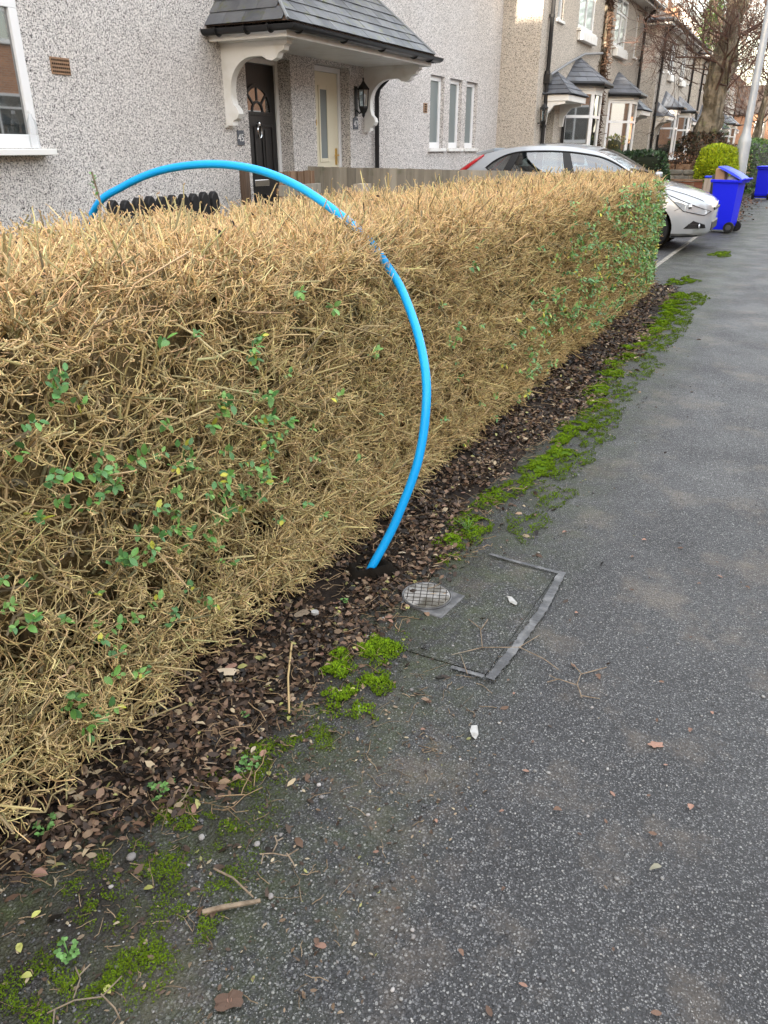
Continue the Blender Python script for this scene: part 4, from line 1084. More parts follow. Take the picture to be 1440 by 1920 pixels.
for k in range(70):       # shrivelled dark leaves caught in the top
    y = 1.2 + 7.5 * rnd.random(); p = np.array([rnd.uniform(-2.3, -1.5), y, HZ1]); p[2] += hedge_depth(p[None])[0] + rnd.uniform(.0, .012)
    for i in range(rnd.randint(1, 3)):
        pos.append(p + np.array([rnd.gauss(0, .01), rnd.gauss(0, .012), 0])); dirs.append(unit(rng.normal(size=(1, 3)))[0]); siz.append(rnd.uniform(.012, .022)); kind.append(3)
order = sorted(range(len(pos)), key=lambda i: -siz[i] / np.linalg.norm(pos[i] - np.array([0, 0, 1.5])))
keep = set(order[:300])
for i in sorted(keep): put_leaf(hedge, pos[i], dirs[i], siz[i], lm[kind[i]])
rest = [i for i in range(len(pos)) if i not in keep]
n0 = len(pos)
for y, z in sp_small: sprig(y, z, rnd.randint(4, 7), rnd.uniform(.026, .040))
rest += list(range(n0, len(pos)))
Pz = np.array([pos[i] for i in rest]); Dz = np.array([dirs[i] for i in rest]); Sz = np.array([siz[i] for i in rest])
V, F = leaves_np(Pz, Dz, Sz)
pal = np.array([[.17, .33, .085], [.12, .27, .10], [.48, .46, .07], [.025, .014, .011]])
cl = np.array([pal[kind[i]] for i in rest]) * rng.uniform(.7, 1.3, (len(rest), 1))
np_mesh('foliage', V, F, 'foliage', hedge, np.repeat(cl, len(LEAF_V), 0), kind='stuff')
# the loose shoot standing above the hedge at the pipe's far foot
mb = MB(); sx, sy = -2.43, 2.30
mb.tube([(sx, sy, 1.2), (sx + .01, sy + .01, 1.32), (sx, sy, 1.42)], .004, 5); mb.build('tall_shoot', 'stick', hedge)
for k in range(8):
    a = k * 1.3; put_leaf(hedge, (sx, sy, 1.34 + .010 * k), unit(np.array([[math.cos(a), math.sin(a), .5]]))[0], .022, lm[0])

# ------------------------------------------------------------------ blue water pipe
PIPE_W = [(-1.247, 2.231, -0.120), (-1.227, 2.251, -0.000), (-1.183, 2.301, 0.119), (-1.146, 2.342, 0.229), (-1.095, 2.414, 0.453), (-1.100, 2.484, 0.681), (-1.178, 2.591, 0.838), (-1.319, 2.736, 0.986), (-1.415, 2.786, 1.078), (-1.505, 2.791, 1.173), (-1.634, 2.807, 1.257), (-1.862, 2.856, 1.358), (-2.104, 2.902, 1.419), (-2.382, 2.931, 1.437), (-2.672, 2.940, 1.407), (-2.907, 2.930, 1.335), (-3.084, 2.913, 1.241), (-3.334, 3.013, 1.000), (-3.484, 3.063, 0.500), (-3.534, 3.083, 0.000)]
def catmull(pts, n):
    P = [np.array(p) for p in pts]; P = [2 * P[0] - P[1]] + P + [2 * P[-1] - P[-2]]; out = []
    for i in range(1, len(P) - 2):
        for t in np.linspace(0, 1, n, endpoint=False):
            a, b, c, d = P[i - 1], P[i], P[i + 1], P[i + 2]
            out.append(.5 * ((2 * b) + (-a + c) * t + (2 * a - 5 * b + 4 * c - d) * t * t + (-a + 3 * b - 3 * c + d) * t ** 3))
    return out + [P[-2]]
pp = thing('water_pipe', 'bright blue plastic pipe arching out of the soil and over the hedge', 'pipe', (-1.23, 2.25, 0))
mb = MB(); mb.tube(catmull(PIPE_W, 7), .0167, 14); mb.build('pipe_run', 'pipe', pp, smooth=True)
hm = MB()      # disturbed black soil round the pipe's foot
V = []
Xr = np.linspace(0, 1, 10); An = np.linspace(0, 2 * PI, 28, endpoint=False)
rr, aa = np.meshgrid(Xr, An, indexing='ij')
Rr = rr * (.092 + .02 * np.sin(aa * 3 + 1) + .012 * np.sin(aa * 7)); Zr = .030 * np.exp(-((rr - .62) / .22) ** 2) - .02 * np.exp(-(rr / .4) ** 2) - .03 * (rr > .99) + .012
V = np.stack([-1.235 + Rr * np.cos(aa), 2.27 + Rr * np.sin(aa) * 1.15, Zr + rng.normal(0, .003, rr.shape) + .006], -1).reshape(-1, 3)
i = np.arange(280).reshape(10, 28); F = np.stack([i[:-1], np.roll(i[:-1], -1, 1), np.roll(i[1:], -1, 1), i[1:]], -1).reshape(-1, 4)
np_mesh('soil_mound', V, F, 'hole', None, kind='structure')

# ------------------------------------------------------------------ reinstated trench: patch, sealing strip, stop tap cover
MB().prism([(-.98, 1.87), (-.60, 1.87), (-.575, 2.58), (-1.0, 2.58)], 'z', -.02, .0055).build('trench_patch', 'asphalt_patch', kind='structure')
def strip(pts, wd, z, name):
    mb = MB()
    for a, b in zip(pts, pts[1:]):
        a, b = Vector((*a, 0)), Vector((*b, 0)); t = (b - a).normalized(); s = Vector((-t.y, t.x, 0)) * wd / 2; n = 26
        L_, R_ = [], []
        for k in range(n + 1):
            p = a + (b - a) * k / n + s.normalized() * rnd.uniform(-.0015, .0015); w_ = rnd.uniform(.80, 1.15)
            L_.append(p + s * w_ + Vector((0, 0, z + rnd.uniform(-.0006, .0006)))); R_.append(p - s * w_ + Vector((0, 0, z + rnd.uniform(-.0006, .0006))))
        vs = L_ + R_; mb.add(vs, [(k, k + 1, n + 2 + k, n + 1 + k) for k in range(n)])
        z += .0012
    return mb.build(name, 'seal', kind='structure')
strip([(-.86, 2.615), (-.72, 2.60), (-.568, 2.592)], .016, .0095, 'sealing_strip')
strip([(-.556, 2.605), (-.546, 2.30), (-.560, 2.05), (-.578, 1.845)], .030, .0098, 'sealing_strip')
strip([(-.60, 1.853), (-.71, 1.85)], .016, .0095, 'sealing_strip')
cv = thing('stop_tap_cover', 'round worn metal stop tap cover with raised square grid beside the hedge', 'cover', (-.953, 2.20, 0))
cx_, cy_ = -.953, 2.20
mb = MB(); mb.prism([(cx_ + a, cy_ + b) for a, b in ((-.07, -.085), (.105, -.11), (.125, .07), (-.06, .09))], 'z', -.02, .010); mb.build('concrete_collar', 'seal', cv, bevel=.004)
mb = MB(); mb.lathe([(.093, 0), (.093, .012), (.090, .014), (.087, .012), (.087, 0)], (cx_, cy_, .002), 32); mb.build('rim', 'seal', cv, smooth=True)
ld = MB(); ld.lathe([(.085, 0), (.085, .013), (.082, .0145)], (cx_, cy_, .002), 32); lid = ld.build('lid', 'steel', cv, smooth=True)
rg = MB()
for k in range(-3, 4):
    o = k * .0235; h = math.sqrt(max(.081 ** 2 - o ** 2, 0)); ca, sa = math.cos(.35), math.sin(.35)
    for u in (0, 1):
        a_ = (o, -h) if u else (-h, o); b_ = (o, h) if u else (h, o); wv = (.0013, 0) if u else (0, .0013)
        pts = [(a_[0] - wv[0], a_[1] - wv[1]), (b_[0] - wv[0], b_[1] - wv[1]), (b_[0] + wv[0], b_[1] + wv[1]), (a_[0] + wv[0], a_[1] + wv[1])]
        rg.prism([(cx_ + x * ca - y * sa, cy_ + x * sa + y * ca) for x, y in pts], 'z', .0155, .0172 - .0003 * u)
rg.build('grid_ribs', 'soil', lid)

# ------------------------------------------------------------------ leaf litter under the hedge
def litter_edge(y):
    return -1.05 + .05 * np.sin(y * 2.9 + .4) + .05 * np.sin(y * 1.3) + .03 * np.sin(y * 8.1) + np.where(y < 1.2, -(1.2 - y) * .62, 0) + np.where(y > 7, -(y - 7) * .05, 0)
def litter(name, y0, y1, n, s0, s1, spread=.10):
    y = rng.uniform(y0, y1, n); e = litter_edge(y)
    x = e - np.abs(rng.beta(1.0, 1.5, n)) * .62 + rng.normal(0, .045, n) + (rng.random(n) < spread) * rng.exponential(.13, n)
    k_ = (lump(x, y, 1.3, 2.0) + .5 * lump(x, y, 3.1)) < rng.uniform(.05, .85, n); x, y, e = x[k_], y[k_], e[k_]; n = len(x)      # bare soil shows in places
    z = soil_z(x, y); z = np.maximum(z, .001) + rng.uniform(.001, .014, n) * np.clip((e + .1 - x) / .2, .1, 1)
    a = rng.uniform(0, 2 * PI, n); D = unit(np.stack([np.cos(a), np.sin(a), rng.normal(0, .28, n)], -1))
    V, F = leaves_np(np.stack([x, y, z + .002], -1), D, s0 + (s1 - s0) * rng.random(n) ** 1.25 * 1.15, rng.normal(0, .6, (n, 3)) + np.array([0, 0, 1.0]), curl=.45, shape=(SIMPLE_V, SIMPLE_F))
    pal = np.array([[.030, .019, .013], [.055, .034, .022], [.10, .058, .036], [.16, .10, .064], [.24, .165, .105], [.34, .27, .175], [.26, .25, .09], [.012, .009, .007]])
    c = pal[rng.choice(8, n, p=[.21, .19, .16, .12, .075, .04, .015, .19])] * rng.uniform(.7, 1.35, (n, 1))
    V[:, 2] = np.maximum(V[:, 2], .0022)
    return V, F, np.repeat(c, len(SIMPLE_V), 0)
Ls = [litter('l', .25, 2.2, 8500, .010, .033), litter('l', 2.2, 5, 10000, .012, .036), litter('l', 5, 9.9, 8000, .022, .045, .06)]
n = 900; y = rng.uniform(19, 30, n); x = -1.75 + rng.normal(0, .28, n); a = rng.uniform(0, 2 * PI, n)
Vx, Fx = leaves_np(np.stack([x, y, np.full(n, .02)], -1), unit(np.stack([np.cos(a), np.sin(a), rng.normal(0, .3, n)], -1)), rng.uniform(.05, .10, n), rng.normal(0, .4, (n, 3)) + np.array([0, 0, 1.0]), curl=.4, shape=(SIMPLE_V, SIMPLE_F))
Ls.append((Vx, Fx, np.repeat(np.array([[.13, .07, .045]]) * rng.uniform(.4, 1.6, (n, 1)), len(SIMPLE_V), 0)))
offs = np.cumsum([0] + [len(l[0]) for l in Ls])
np_mesh('leaf_litter', np.concatenate([l[0] for l in Ls]), np.concatenate([l[1] + o for l, o in zip(Ls, offs)]), 'leafmix', None, np.concatenate([l[2] for l in Ls]), kind='stuff')
# fine dead twigs in the litter and hanging from the hedge's foot
n = 1500; y = .3 + 9.2 * rng.random(n) ** 1.6; x = litter_edge(y) - rng.uniform(-.10, .42, n); a = rng.uniform(0, PI, n); l = rng.uniform(.02, .10, n)
B = np.stack([x, y, np.maximum(soil_z(x, y), .001) + rng.uniform(.004, .018, n)], -1); D = np.stack([np.cos(a), np.sin(a), rng.normal(.0, .10, n)], -1)
P = bent(B, D, l, rng.normal(0, .25, (n, 3)) * np.array([1, 1, .2]), 4); P[..., 2] = np.maximum(P[..., 2], .003)
V, F = np_tubes(P, np.full((n, 4), .0011) * rng.uniform(.7, 1.7, (n, 1)))
np_mesh('twig_litter', V, F, 'leafmix', None, np.repeat(np.array([[.26, .18, .10]]) * rng.uniform(.5, 1.4, (n, 1)), 12, 0), kind='stuff')
# crumbs of leaf and bits of stalk strewn along the verge and over the near asphalt
n1, n2, n3 = 2600, 2600, 170
y = np.concatenate([rng.uniform(.38, 1.7, n1), 1.2 + 5.5 * rng.random(n2) ** 1.3, rng.normal(2.18, .06, n3)]); n = n1 + n2 + n3
x = np.concatenate([-1.4 + .95 * rng.random(n1) ** 1.5, -1.10 + rng.exponential(.14, n2), rng.normal(-1.04, .032, n3)]); a = rng.uniform(0, 2 * PI, n)
V, F = leaves_np(np.stack([x, y, np.maximum(soil_z(x, y), .001) + .002], -1), unit(np.stack([np.cos(a), np.sin(a), rng.normal(0, .25, n)], -1)), .004 + .014 * rng.random(n) ** 2.2, rng.normal(0, .5, (n, 3)) + np.array([0, 0, 1.0]), curl=.5, shape=(SIMPLE_V, SIMPLE_F))
V[:, 2] = np.maximum(V[:, 2], .0025)
pal = np.array([[.035, .022, .015], [.07, .045, .03], [.12, .08, .05], [.20, .15, .10], [.30, .25, .17], [.22, .22, .08]])
np_mesh('leaf_crumbs', V, F, 'leafmix', None, np.repeat(pal[rng.choice(6, n, p=[.30, .25, .20, .13, .07, .05])] * rng.uniform(.7, 1.3, (n, 1)), len(SIMPLE_V), 0), kind='stuff')
n = 420; y = .4 + 1.8 * rng.random(n); x = -1.35 + .8 * rng.random(n); a = rng.uniform(0, PI, n)
P = bent(np.stack([x, y, np.full(n, .0045)], -1), np.stack([np.cos(a), np.sin(a), 0 * a], -1), rng.uniform(.01, .055, n), rng.normal(0, .3, (n, 3)) * np.array([1, 1, 0]), 4); P[..., 2] = np.maximum(.004, .004 + soil_z(P[..., 0], P[..., 1]))
V, F = np_tubes(P, np.full((n, 4), .0009) * rng.uniform(.6, 1.5, (n, 1)))
np_mesh('twig_litter', V, F, 'leafmix', None, np.repeat(np.array([[.22, .16, .10]]) * rng.uniform(.4, 1.5, (n, 1)), 12, 0), kind='stuff')
# grit on the pavement
n = 5200; y = .35 + 5.5 * rng.random(n) ** 1.7; x = -1.4 + rng.random(n) * (1.55 + y * .12); s = rng.uniform(.0014, .0034, n) * (1 + (rng.random(n) < .05) * 1.0)
ico = bmesh.new(); bmesh.ops.create_icosphere(ico, subdivisions=1, radius=1); iv = np.array([v.co[:] for v in ico.verts]); if_ = np.array([[v.index for v in f.verts] for f in ico.faces]); ico.free()
sc3 = rng.uniform(.7, 1.3, (n, 1, 3)) * np.array([1, 1, .55]); V = iv[None] * sc3 * s[:, None, None] + np.stack([x, y, .001 + s * .25], -1)[:, None]
F = if_[None] + (np.arange(n) * len(iv))[:, None, None]
c = np.where(rng.random((n, 1)) < .3, np.array([[.28, .275, .265]]), np.array([[.11, .11, .115]])) * rng.uniform(.6, 1.3, (n, 1))
np_mesh('grit', V.reshape(-1, 3), F.reshape(-1, 3), 'leafmix', None, np.repeat(c, len(iv), 0), kind='stuff')

# ------------------------------------------------------------------ moss
MOSS = [(-.99, 1.82, .045, .05, 1), (-.95, 1.86, .06, .05, .8), (-1.03, 1.68, .05, .05, 1), (-1.06, 1.75, .035, .04, 1), (-.93, 1.80, .05, .05, .6), (-1.03, 1.27, .05, .05, .9), (-.97, 1.33, .06, .05, .5), (-1.01, 1.18, .05, .07, .5), (-1.02, 1.0, .035, .03, .9), (-1.05, 2.65, .07, .09, .9), (-.99, 2.5, .06, .06, .6),
        (-.98, .57, .06, .035, .9), (-1.07, .5, .06, .04, .6), (-.92, .79, .08, .03, .5), (-1.05, .70, .07, .04, .5), (-.9, 1.1, .06, .08, .25), (-.98, .88, .08, .06, .3), (-.86, .95, .06, .05, .25), (-.93, 1.55, .05, .08, .3)]
for k in range(44): MOSS.append((rnd.uniform(-1.16, -.82), rnd.uniform(.42, 1.2), rnd.uniform(.02, .06), rnd.uniform(.015, .04), rnd.uniform(.35, .85)))
for k in range(20): MOSS.append((rnd.uniform(-1.06, -.86), rnd.uniform(1.15, 2.0), rnd.uniform(.025, .06), rnd.uniform(.025, .06), rnd.uniform(.3, .7)))
for k in range(46):
    y = 2.75 + (9.4 - 2.75) * k / 45 + rnd.uniform(-.06, .06)
    dens = 1 if (y < 4.5 or y > 4.7) else .5
    MOSS.append((-1.0 + .05 * math.sin(y * 1.9) + rnd.uniform(-.06, .06), y, rnd.uniform(.05, .125), rnd.uniform(.07, .16), rnd.uniform(.42, .97) * dens))
    if k % 2: MOSS.append((-.84 + rnd.uniform(-.05, .06), y + .1, .09, .15, .3))
for x, y, a, b in ((-1.22, 10.25, .12, .22), (-1.33, 9.9, .09, .12), (-1.08, 10.5, .10, .2), (-1.16, 10.7, .05, .2), (-1.3, 10.5, .04, .1), (-1.0, 13.5, .15, .4)): MOSS.append((x, y, a, b, .42))
vb, fb, cb = [], [], []
nv = 0
tp, tn, ts, tc_ = [], [], [], []
for (x, y, a, b, dn) in MOSS:
    n = int(np.clip(9000 * a * b * PI * (6.0 if y > 1.5 else 10.0) * dn, 40, 2200) * (1 if y < 5 else .55))
    r = np.sqrt(rng.random(n)); an = rng.uniform(0, 2 * PI, n); wob = 1 + .22 * np.sin(an * 3 + x * 40) + .16 * np.sin(an * 5 + y * 30)
    px, py = x + a * r * wob * np.cos(an), y + b * r * wob * np.sin(an)
    keepm = (lump(px, py, 5.0, 1.0) + .5 * lump(px, py, 11.0) > -.30) | (dn > .93)
    px, py, r = px[keepm], py[keepm], r[keepm]; n = len(px)
    hgt = ((.016 if y > 1.5 else .006) * np.clip(1 - r ** 2, 0, 1) * dn + .002) * (1 + .5 * lump(px, py, 6.0))
    tp.append(np.stack([px, py, np.maximum(hgt, .002)], -1)); ts.append(rng.uniform(.004, .0075, n) * (1.1 if y > 1.5 else .6) * (1 + .25 * max(0, y - 3) / 2))
    cc = np.array([[.165, .30, .012]]) * (1 - .45 * r[:, None]) * rng.uniform(.7, 1.25, (n, 1)) + np.array([[.03, .01, 0]]) * rng.random((n, 1))
    tc_.append(cc * (.55 + .45 * dn) * (1 if y > 1.5 else np.array([[.78, .74, .9]])))
    # the cushion below the tufts
    K, A_ = 5, 18; rr, aa = np.meshgrid(np.linspace(0, .72, K), np.linspace(0, 2 * PI, A_, endpoint=False), indexing='ij')
    wb = 1 + .22 * np.sin(aa * 3 + x * 40) + .16 * np.sin(aa * 5 + y * 30)
    if dn > .7 and y > 1.5:
        Vc = np.stack([x + a * rr * wb * np.cos(aa), y + b * rr * wb * np.sin(aa), .011 * dn * (1 - rr ** 2) * (1 + .4 * lump(x + a * rr * np.cos(aa), y + b * rr * np.sin(aa), 6.0)) - .004 * (rr > .9) + .001], -1).reshape(-1, 3)
        i = np.arange(K * A_).reshape(K, A_); fb.append(np.stack([i[:-1], np.roll(i[:-1], -1, 1), np.roll(i[1:], -1, 1), i[1:]], -1).reshape(-1, 4) + nv)
        vb.append(Vc); cb.append(np.repeat(np.array([[.07, .13, .010]]), len(Vc), 0)); nv += len(Vc)
TP, TS, TC = np.concatenate(tp), np.concatenate(ts), np.concatenate(tc_)
n = len(TP)
tv, tf, tcol = [], [], []
for k in range(3):      # three little leafy blades to a tuft
    az = rng.uniform(0, 2 * PI, n); d = np.stack([np.cos(az) * .75, np.sin(az) * .75, rng.uniform(.35, 1.0, n)], -1) * TS[:, None]
    sd = np.stack([-np.sin(az), np.cos(az), np.zeros(n)], -1) * (TS * .33)[:, None]
    tv.append(np.stack([TP - sd, TP + sd, TP + d], 1).reshape(-1, 3)); tcol.append(np.repeat(TC * (rng.uniform(.8, 1.2, (n, 1))), 3, 0))
TV = np.concatenate(tv); TF = np.arange(len(TV)).reshape(-1, 3)
V = np.concatenate([TV] + vb); C2 = np.concatenate(tcol + cb)
np_mesh('moss', V, [TF, np.concatenate(fb) + len(TV)], 'moss', None, C2, kind='stuff')
print('moss tris', len(TF))

# ------------------------------------------------------------------ single leaves, scraps, sticks and stones on the ground
fm = {}
for key in ('leaf_brown', 'leaf_pink', 'leaf_pale', 'leaf_lime', 'leaf_grey'):
    for v in range(3):
        T = LEAF_V.copy(); T[:, 0] *= rnd.uniform(.8, 1.35); T[:, 2] += (T[:, 1] - .4) ** 2 * rnd.uniform(-.5, .7) + T[:, 0] ** 2 * rnd.uniform(-1.0, 2.0) + .05
        T[:, 2] -= T[:, 2].min()
        me = bpy.data.meshes.new(key); me.from_pydata([tuple(q) for q in T], [], [tuple(int(i) for i in f) for f in LEAF_F]); me.materials.append(M[key])
        for p in me.polygons: p.use_smooth = True
        fm[key, v] = me
def drop_leaf(x, y, s, key, label, group=None, a=None, cat='leaf'):
    o = link('fallen_leaf', fm[key, rnd.randint(0, 2)])
    o.location = (x, y, max(float(soil_z(np.array(x), np.array(y))), .001) + .004); o.rotation_euler = (rnd.gauss(0, .08), rnd.gauss(0, .08), rnd.uniform(0, 6.28) if a is None else a); o.scale = (s, s, s)
    return tag(o, label, cat, group)
for k in range(70):
    y = .5 + 2.6 * rnd.random() ** 1.4; x = rnd.uniform(-.92, .02 + y * .06)
    key = rnd.choice(['leaf_brown', 'leaf_brown', 'leaf_pink']); hue_ = 'brown' if key == 'leaf_brown' else 'pinkish'
    zone = 'on the asphalt beyond the sealed patch' if y > 2.62 else 'inside the sealed trench patch' if (y > 1.86 and x < -.56) else 'on the open asphalt right of the patch' if y > 1.86 else 'on the asphalt between patch and bottom edge' if y > 1.0 else 'on the gritty asphalt at the bottom edge'
    drop_leaf(x, y, rnd.uniform(.012, .026), key, 'small %s leaf lying %s' % (hue_, zone), '%s leaves %s' % (hue_, zone))
for k in range(46):
    y = .45 + 1.9 * rnd.random(); x = rnd.uniform(-1.35, -.86)
    zone = 'under the hedge corner at the left' if (y < 1.0 and x < -1.1) else 'on the mossy asphalt at the bottom left' if y < 1.0 else 'on the litter left of the dry stalk' if x < -1.1 and y < 1.6 else 'at the litter edge beside the moss' if y < 1.6 else 'in the litter near the pipe and cover'
    drop_leaf(x, y, rnd.uniform(.012, .024), 'leaf_lime', 'small yellow green leaf ' + zone, 'yellow leaves ' + zone)
for k in range(60):
    y = .7 + 3.0 * rnd.random(); x = float(litter_edge(np.array(y))) - rnd.uniform(-.05, .3)
    key = rnd.choice(['leaf_pale', 'leaf_brown', 'leaf_pink', 'leaf_pink']); hue_ = {'leaf_pale': 'pale beige', 'leaf_brown': 'mid brown', 'leaf_pink': 'pinkish'}[key]
    zone = 'on the litter nearest the bottom left' if y < 1.15 else 'on the litter around the dry stalk' if y < 1.75 else 'on the litter beside the pipe foot and cover' if y < 2.6 else 'on the litter beyond the blue pipe'
    drop_leaf(x, y, rnd.uniform(.020, .038), key, '%s dry leaf lying %s' % (hue_, zone), '%s leaves %s' % (hue_, zone))
def lobed(name, x, y, s, m, label, n=9, depth=.32, a0=0.0, z=.004):
    vs = [(0, 0, .12)]; k = n * 4
    for i in range(k):
        a = 2 * PI * i / k; r = 1 - depth * (.5 + .5 * math.cos(a * n)) * .9 - (.10 if abs(a - PI) < .3 else 0); r *= (.75 + .25 * math.cos(a) ** 2) * rnd.uniform(.82, 1.08)
        vs.append((r * math.cos(a), r * .72 * math.sin(a), .12 * rnd.random()))
    me = bpy.data.meshes.new(name); me.from_pydata(vs, [], [(0, 1 + i, 1 + (i + 1) % k) for i in range(k)]); me.materials.append(M[m])
    o = link(name, me); o.location = (x, y, z + max(float(soil_z(np.array(x), np.array(y))), 0)); o.scale = (s, s, s * .7); o.rotation_euler = (0, 0, a0)
    return tag(o, label, 'leaf')
lobed('fallen_leaf', -.07, 1.79, .026, 'leaf_pink', 'orange pink lobed leaf alone at the right of the pavement', 5, .4, .4)
lobed('fallen_leaf', -1.30, 1.47, .038, 'leaf_pale', 'large pale torn leaf lying on the dark litter near the hedge', 3, .25, .2, .02)
lobed('fallen_leaf', -1.31, 1.50, .024, 'leaf_pink', 'reddish leaf tucked behind the large pale leaf', 3, .2, 1.2, .018)
lobed('fallen_leaf', -.69, .68, .040, 'leaf_brown', 'flat reddish brown leaf at the bottom edge of the pavement', 4, .3, .7)
lobed('fallen_leaf', -.59, .86, .014, 'leaf_pink', 'round pink leaf fragment on the near pavement', 3, .15, .3)
lobed('fallen_leaf', -1.28, 1.86, .040, 'stick', 'crumpled olive brown leaf standing in the litter by the hedge', 3, .3, 1.1, .016)
drop_leaf(.01, 1.38, .030, 'leaf_grey', 'long greyish leaf lying alone on the right of the pavement', None, 2.2)
def scrap(name, pts, z, m, label, cat, th=.002):
    mb = MB(); cx = sum(p[0] for p in pts) / len(pts); cy = sum(p[1] for p in pts) / len(pts)
    mb.prism([(p[0] - cx, p[1] - cy) for p in pts], 'z', 0, th); o = mb.build(name, m); o.location = (cx, cy, z); o.rotation_euler = (.06, -.05, 0); return tag(o, label, cat)
scrap('paper_scrap', [(-.553, 1.625), (-.538, 1.632), (-.522, 1.600), (-.522, 1.578), (-.536, 1.586), (-.549, 1.603)], .006, 'paper', 'white torn paper scrap on the asphalt below the patch', 'litter')
scrap('paper_scrap', [(-.690, 2.335), (-.672, 2.335), (-.640, 2.305), (-.640, 2.290), (-.668, 2.300)], .010, 'paper', 'white paper scrap lying inside the asphalt patch', 'litter')
mb = MB(); mb.tube([(0, -.018, .004), (0, .018, .004)], .0038, 8); o = mb.build('cigarette_end', 'paper', smooth=True); o.location = (-.872, 1.535, .003); o.rotation_euler = (0, 0, .5); tag(o, 'white cigarette end on the asphalt beside the moss', 'cigarette end')
scrap('bottle_cap', [(-1.24 + .014 * math.cos(a), 1.885 + .012 * math.sin(a)) for a in np.linspace(0, 5.6, 8)], .030, 'paper', 'small crumpled white scrap on the litter by the hedge', 'litter', .010)
def stick(pts, r, m, label, cat='stick', name='stick'):
    c = Vector(pts[0]); mb = MB(); mb.tube([(p[0], p[1], p[2]) for p in pts], r, 6); o = mb.build(name, m, smooth=True); return tag(o, label, cat)
def zz(x, y): return max(float(soil_z(np.array(x), np.array(y))), 0)
stick([(-1.215, 1.70, .030), (-1.13, 1.55, .026), (-1.04, 1.42, .020)], [.0035, .0032, .003], 'straw', 'long straight straw coloured stalk lying across the litter', 'stalk', 'dry_stalk')
o = stick([(-.855, .805, .010), (-.82, .835, .012), (-.76, .885, .010)], [.0055, .006, .0045], 'stick', 'thick dry broken stick on the near pavement')
stick([(-.905, .905, .008), (-.845, .90, .016), (-.775, .88, .018)], [.0022, .0025, .002], 'stick', 'thin dry twig resting against the thick broken stick', 'twig', 'twig')
def forked(x, y, s, a, label):
    mb = MB(); ca, sa = math.cos(a), math.sin(a)
    for seg in ([(0, 0), (.35, .05), (.7, -.05), (1.0, .1)], [(.35, .05), (.45, .35), (.40, .55)], [(.7, -.05), (.85, -.3), (.9, -.5)], [(.45, .35), (.6, .5)], [(.1, .01), (.05, -.3)]):
        mb.tube([(x + s * (u * ca - v * sa), y + s * (u * sa + v * ca), .006 + .012 * rnd.random()) for u, v in seg], .0016, 5)
    return tag(mb.build('twig', 'stick', smooth=True), label, 'twig')
forked(-.73, 1.90, .33, .75, 'thin branching twig lying across the corner of the patch')
forked(-.30, 1.88, .18, 1.9, 'thin curled twig on the open asphalt right of the patch')
forked(-.83, .98, .09, .6, 'small pale forked root fragment on the mossy pavement')
forked(-.98, .50, .14, .9, 'bent bare twig near the bottom edge of the pavement')
forked(-1.22, 1.12, .16, -.3, 'tan forked twig lying over leaves below the hedge corner')
icm = []
for v in range(3):
    b = bmesh.new(); bmesh.ops.create_icosphere(b, subdivisions=2, radius=1)
    for q in b.verts: q.co *= 1 + .22 * mnoise.noise(q.co * 1.3 + Vector((v * 7, 0, 0))); q.co.z *= .6
    me = bpy.data.meshes.new('pebble'); b.to_mesh(me); b.free(); me.materials.append(M['stone_p']); icm.append(me)
    for p in me.polygons: p.use_smooth = True
def pebble(x, y, s, label, group=None):
    o = link('pebble', icm[rnd.randint(0, 2)]); o.location = (x, y, zz(x, y) + s * .35); o.scale = (s, s * rnd.uniform(.7, 1), s); o.rotation_euler = (0, 0, rnd.uniform(0, 6)); return tag(o, label, 'stone', group)
pebble(-1.10, .845, .012, 'greenish grey pebble nearest the hedge corner')
pebble(-.99, .965, .009, 'dark grey pebble at the edge of the moss')
pebble(-.86, 1.01, .008, 'light grey angular pebble on the mossy asphalt')
for k in range(30):
    y = .45 + 1.6 * rnd.random(); pebble(rnd.uniform(-1.1, -.1), y, rnd.uniform(.004, .008), 'tiny pale stone loose on the near asphalt', 'loose stones on the pavement')

# ------------------------------------------------------------------ weeds
def weed(x, y, s, n, label, grassy=False):
    t = thing('weed', label, 'weed', (x, y, 0), None); z0 = zz(x, y)
    mb = MB()
    for i in range(n):
        a = i * 2.4 + rnd.random(); l = s * rnd.uniform(.5, 1.0); e = rnd.uniform(.25, .9)
        tip = (x + l * math.cos(a) * e, y + l * math.sin(a) * e, z0 + l * math.sqrt(max(.05, 1 - e * e)) * .8)
        mb.tube([(x, y, z0 - .005), (x + l * .4 * math.cos(a) * e, y + l * .4 * math.sin(a) * e, z0 + (tip[2] - z0) * .6), tip], [.0012, .001, .0004 if grassy else .0008], 4)
        if not grassy:
            for j in range(3):
                d = unit(np.array([[math.cos(a + (j - 1) * 1.3), math.sin(a + (j - 1) * 1.3), .15]]))[0]
                put_leaf(t, tip, d, s * rnd.uniform(.20, .32), lm_weed, up=np.array([0, 0, 1.0]))
    mb.build('stems', 'weed', t)
me = bpy.data.meshes.new('weed_leaf'); T = LEAF_V.copy(); T[:, 0] *= 1.5; me.from_pydata([tuple(q) for q in T], [], [tuple(int(i) for i in f) for f in LEAF_F]); me.materials.append(M['weed'])
lm_weed = me
weed(-1.03, 1.20, .042, 10, 'small clover like weed growing in moss at the litter edge')
weed(-1.17, 1.02, .045, 10, 'spreading seedling among dead leaves below the hedge corner')
weed(-1.02, 2.78, .09, 16, 'bright grassy tuft growing from the moss near the pipe', True)
weed(-1.04, .605, .045, 8, 'pale green weed beside the moss at the bottom left')
weed(-1.33, .80, .045, 8, 'green seedling under the hedge at the left edge')
weed(-1.20, 2.02, .03, 4, 'tiny seedling in the litter just below the blue pipe')
weed(-1.16, 1.36, .025, 4, 'tiny seedling among the leaves right of the hedge shadow')

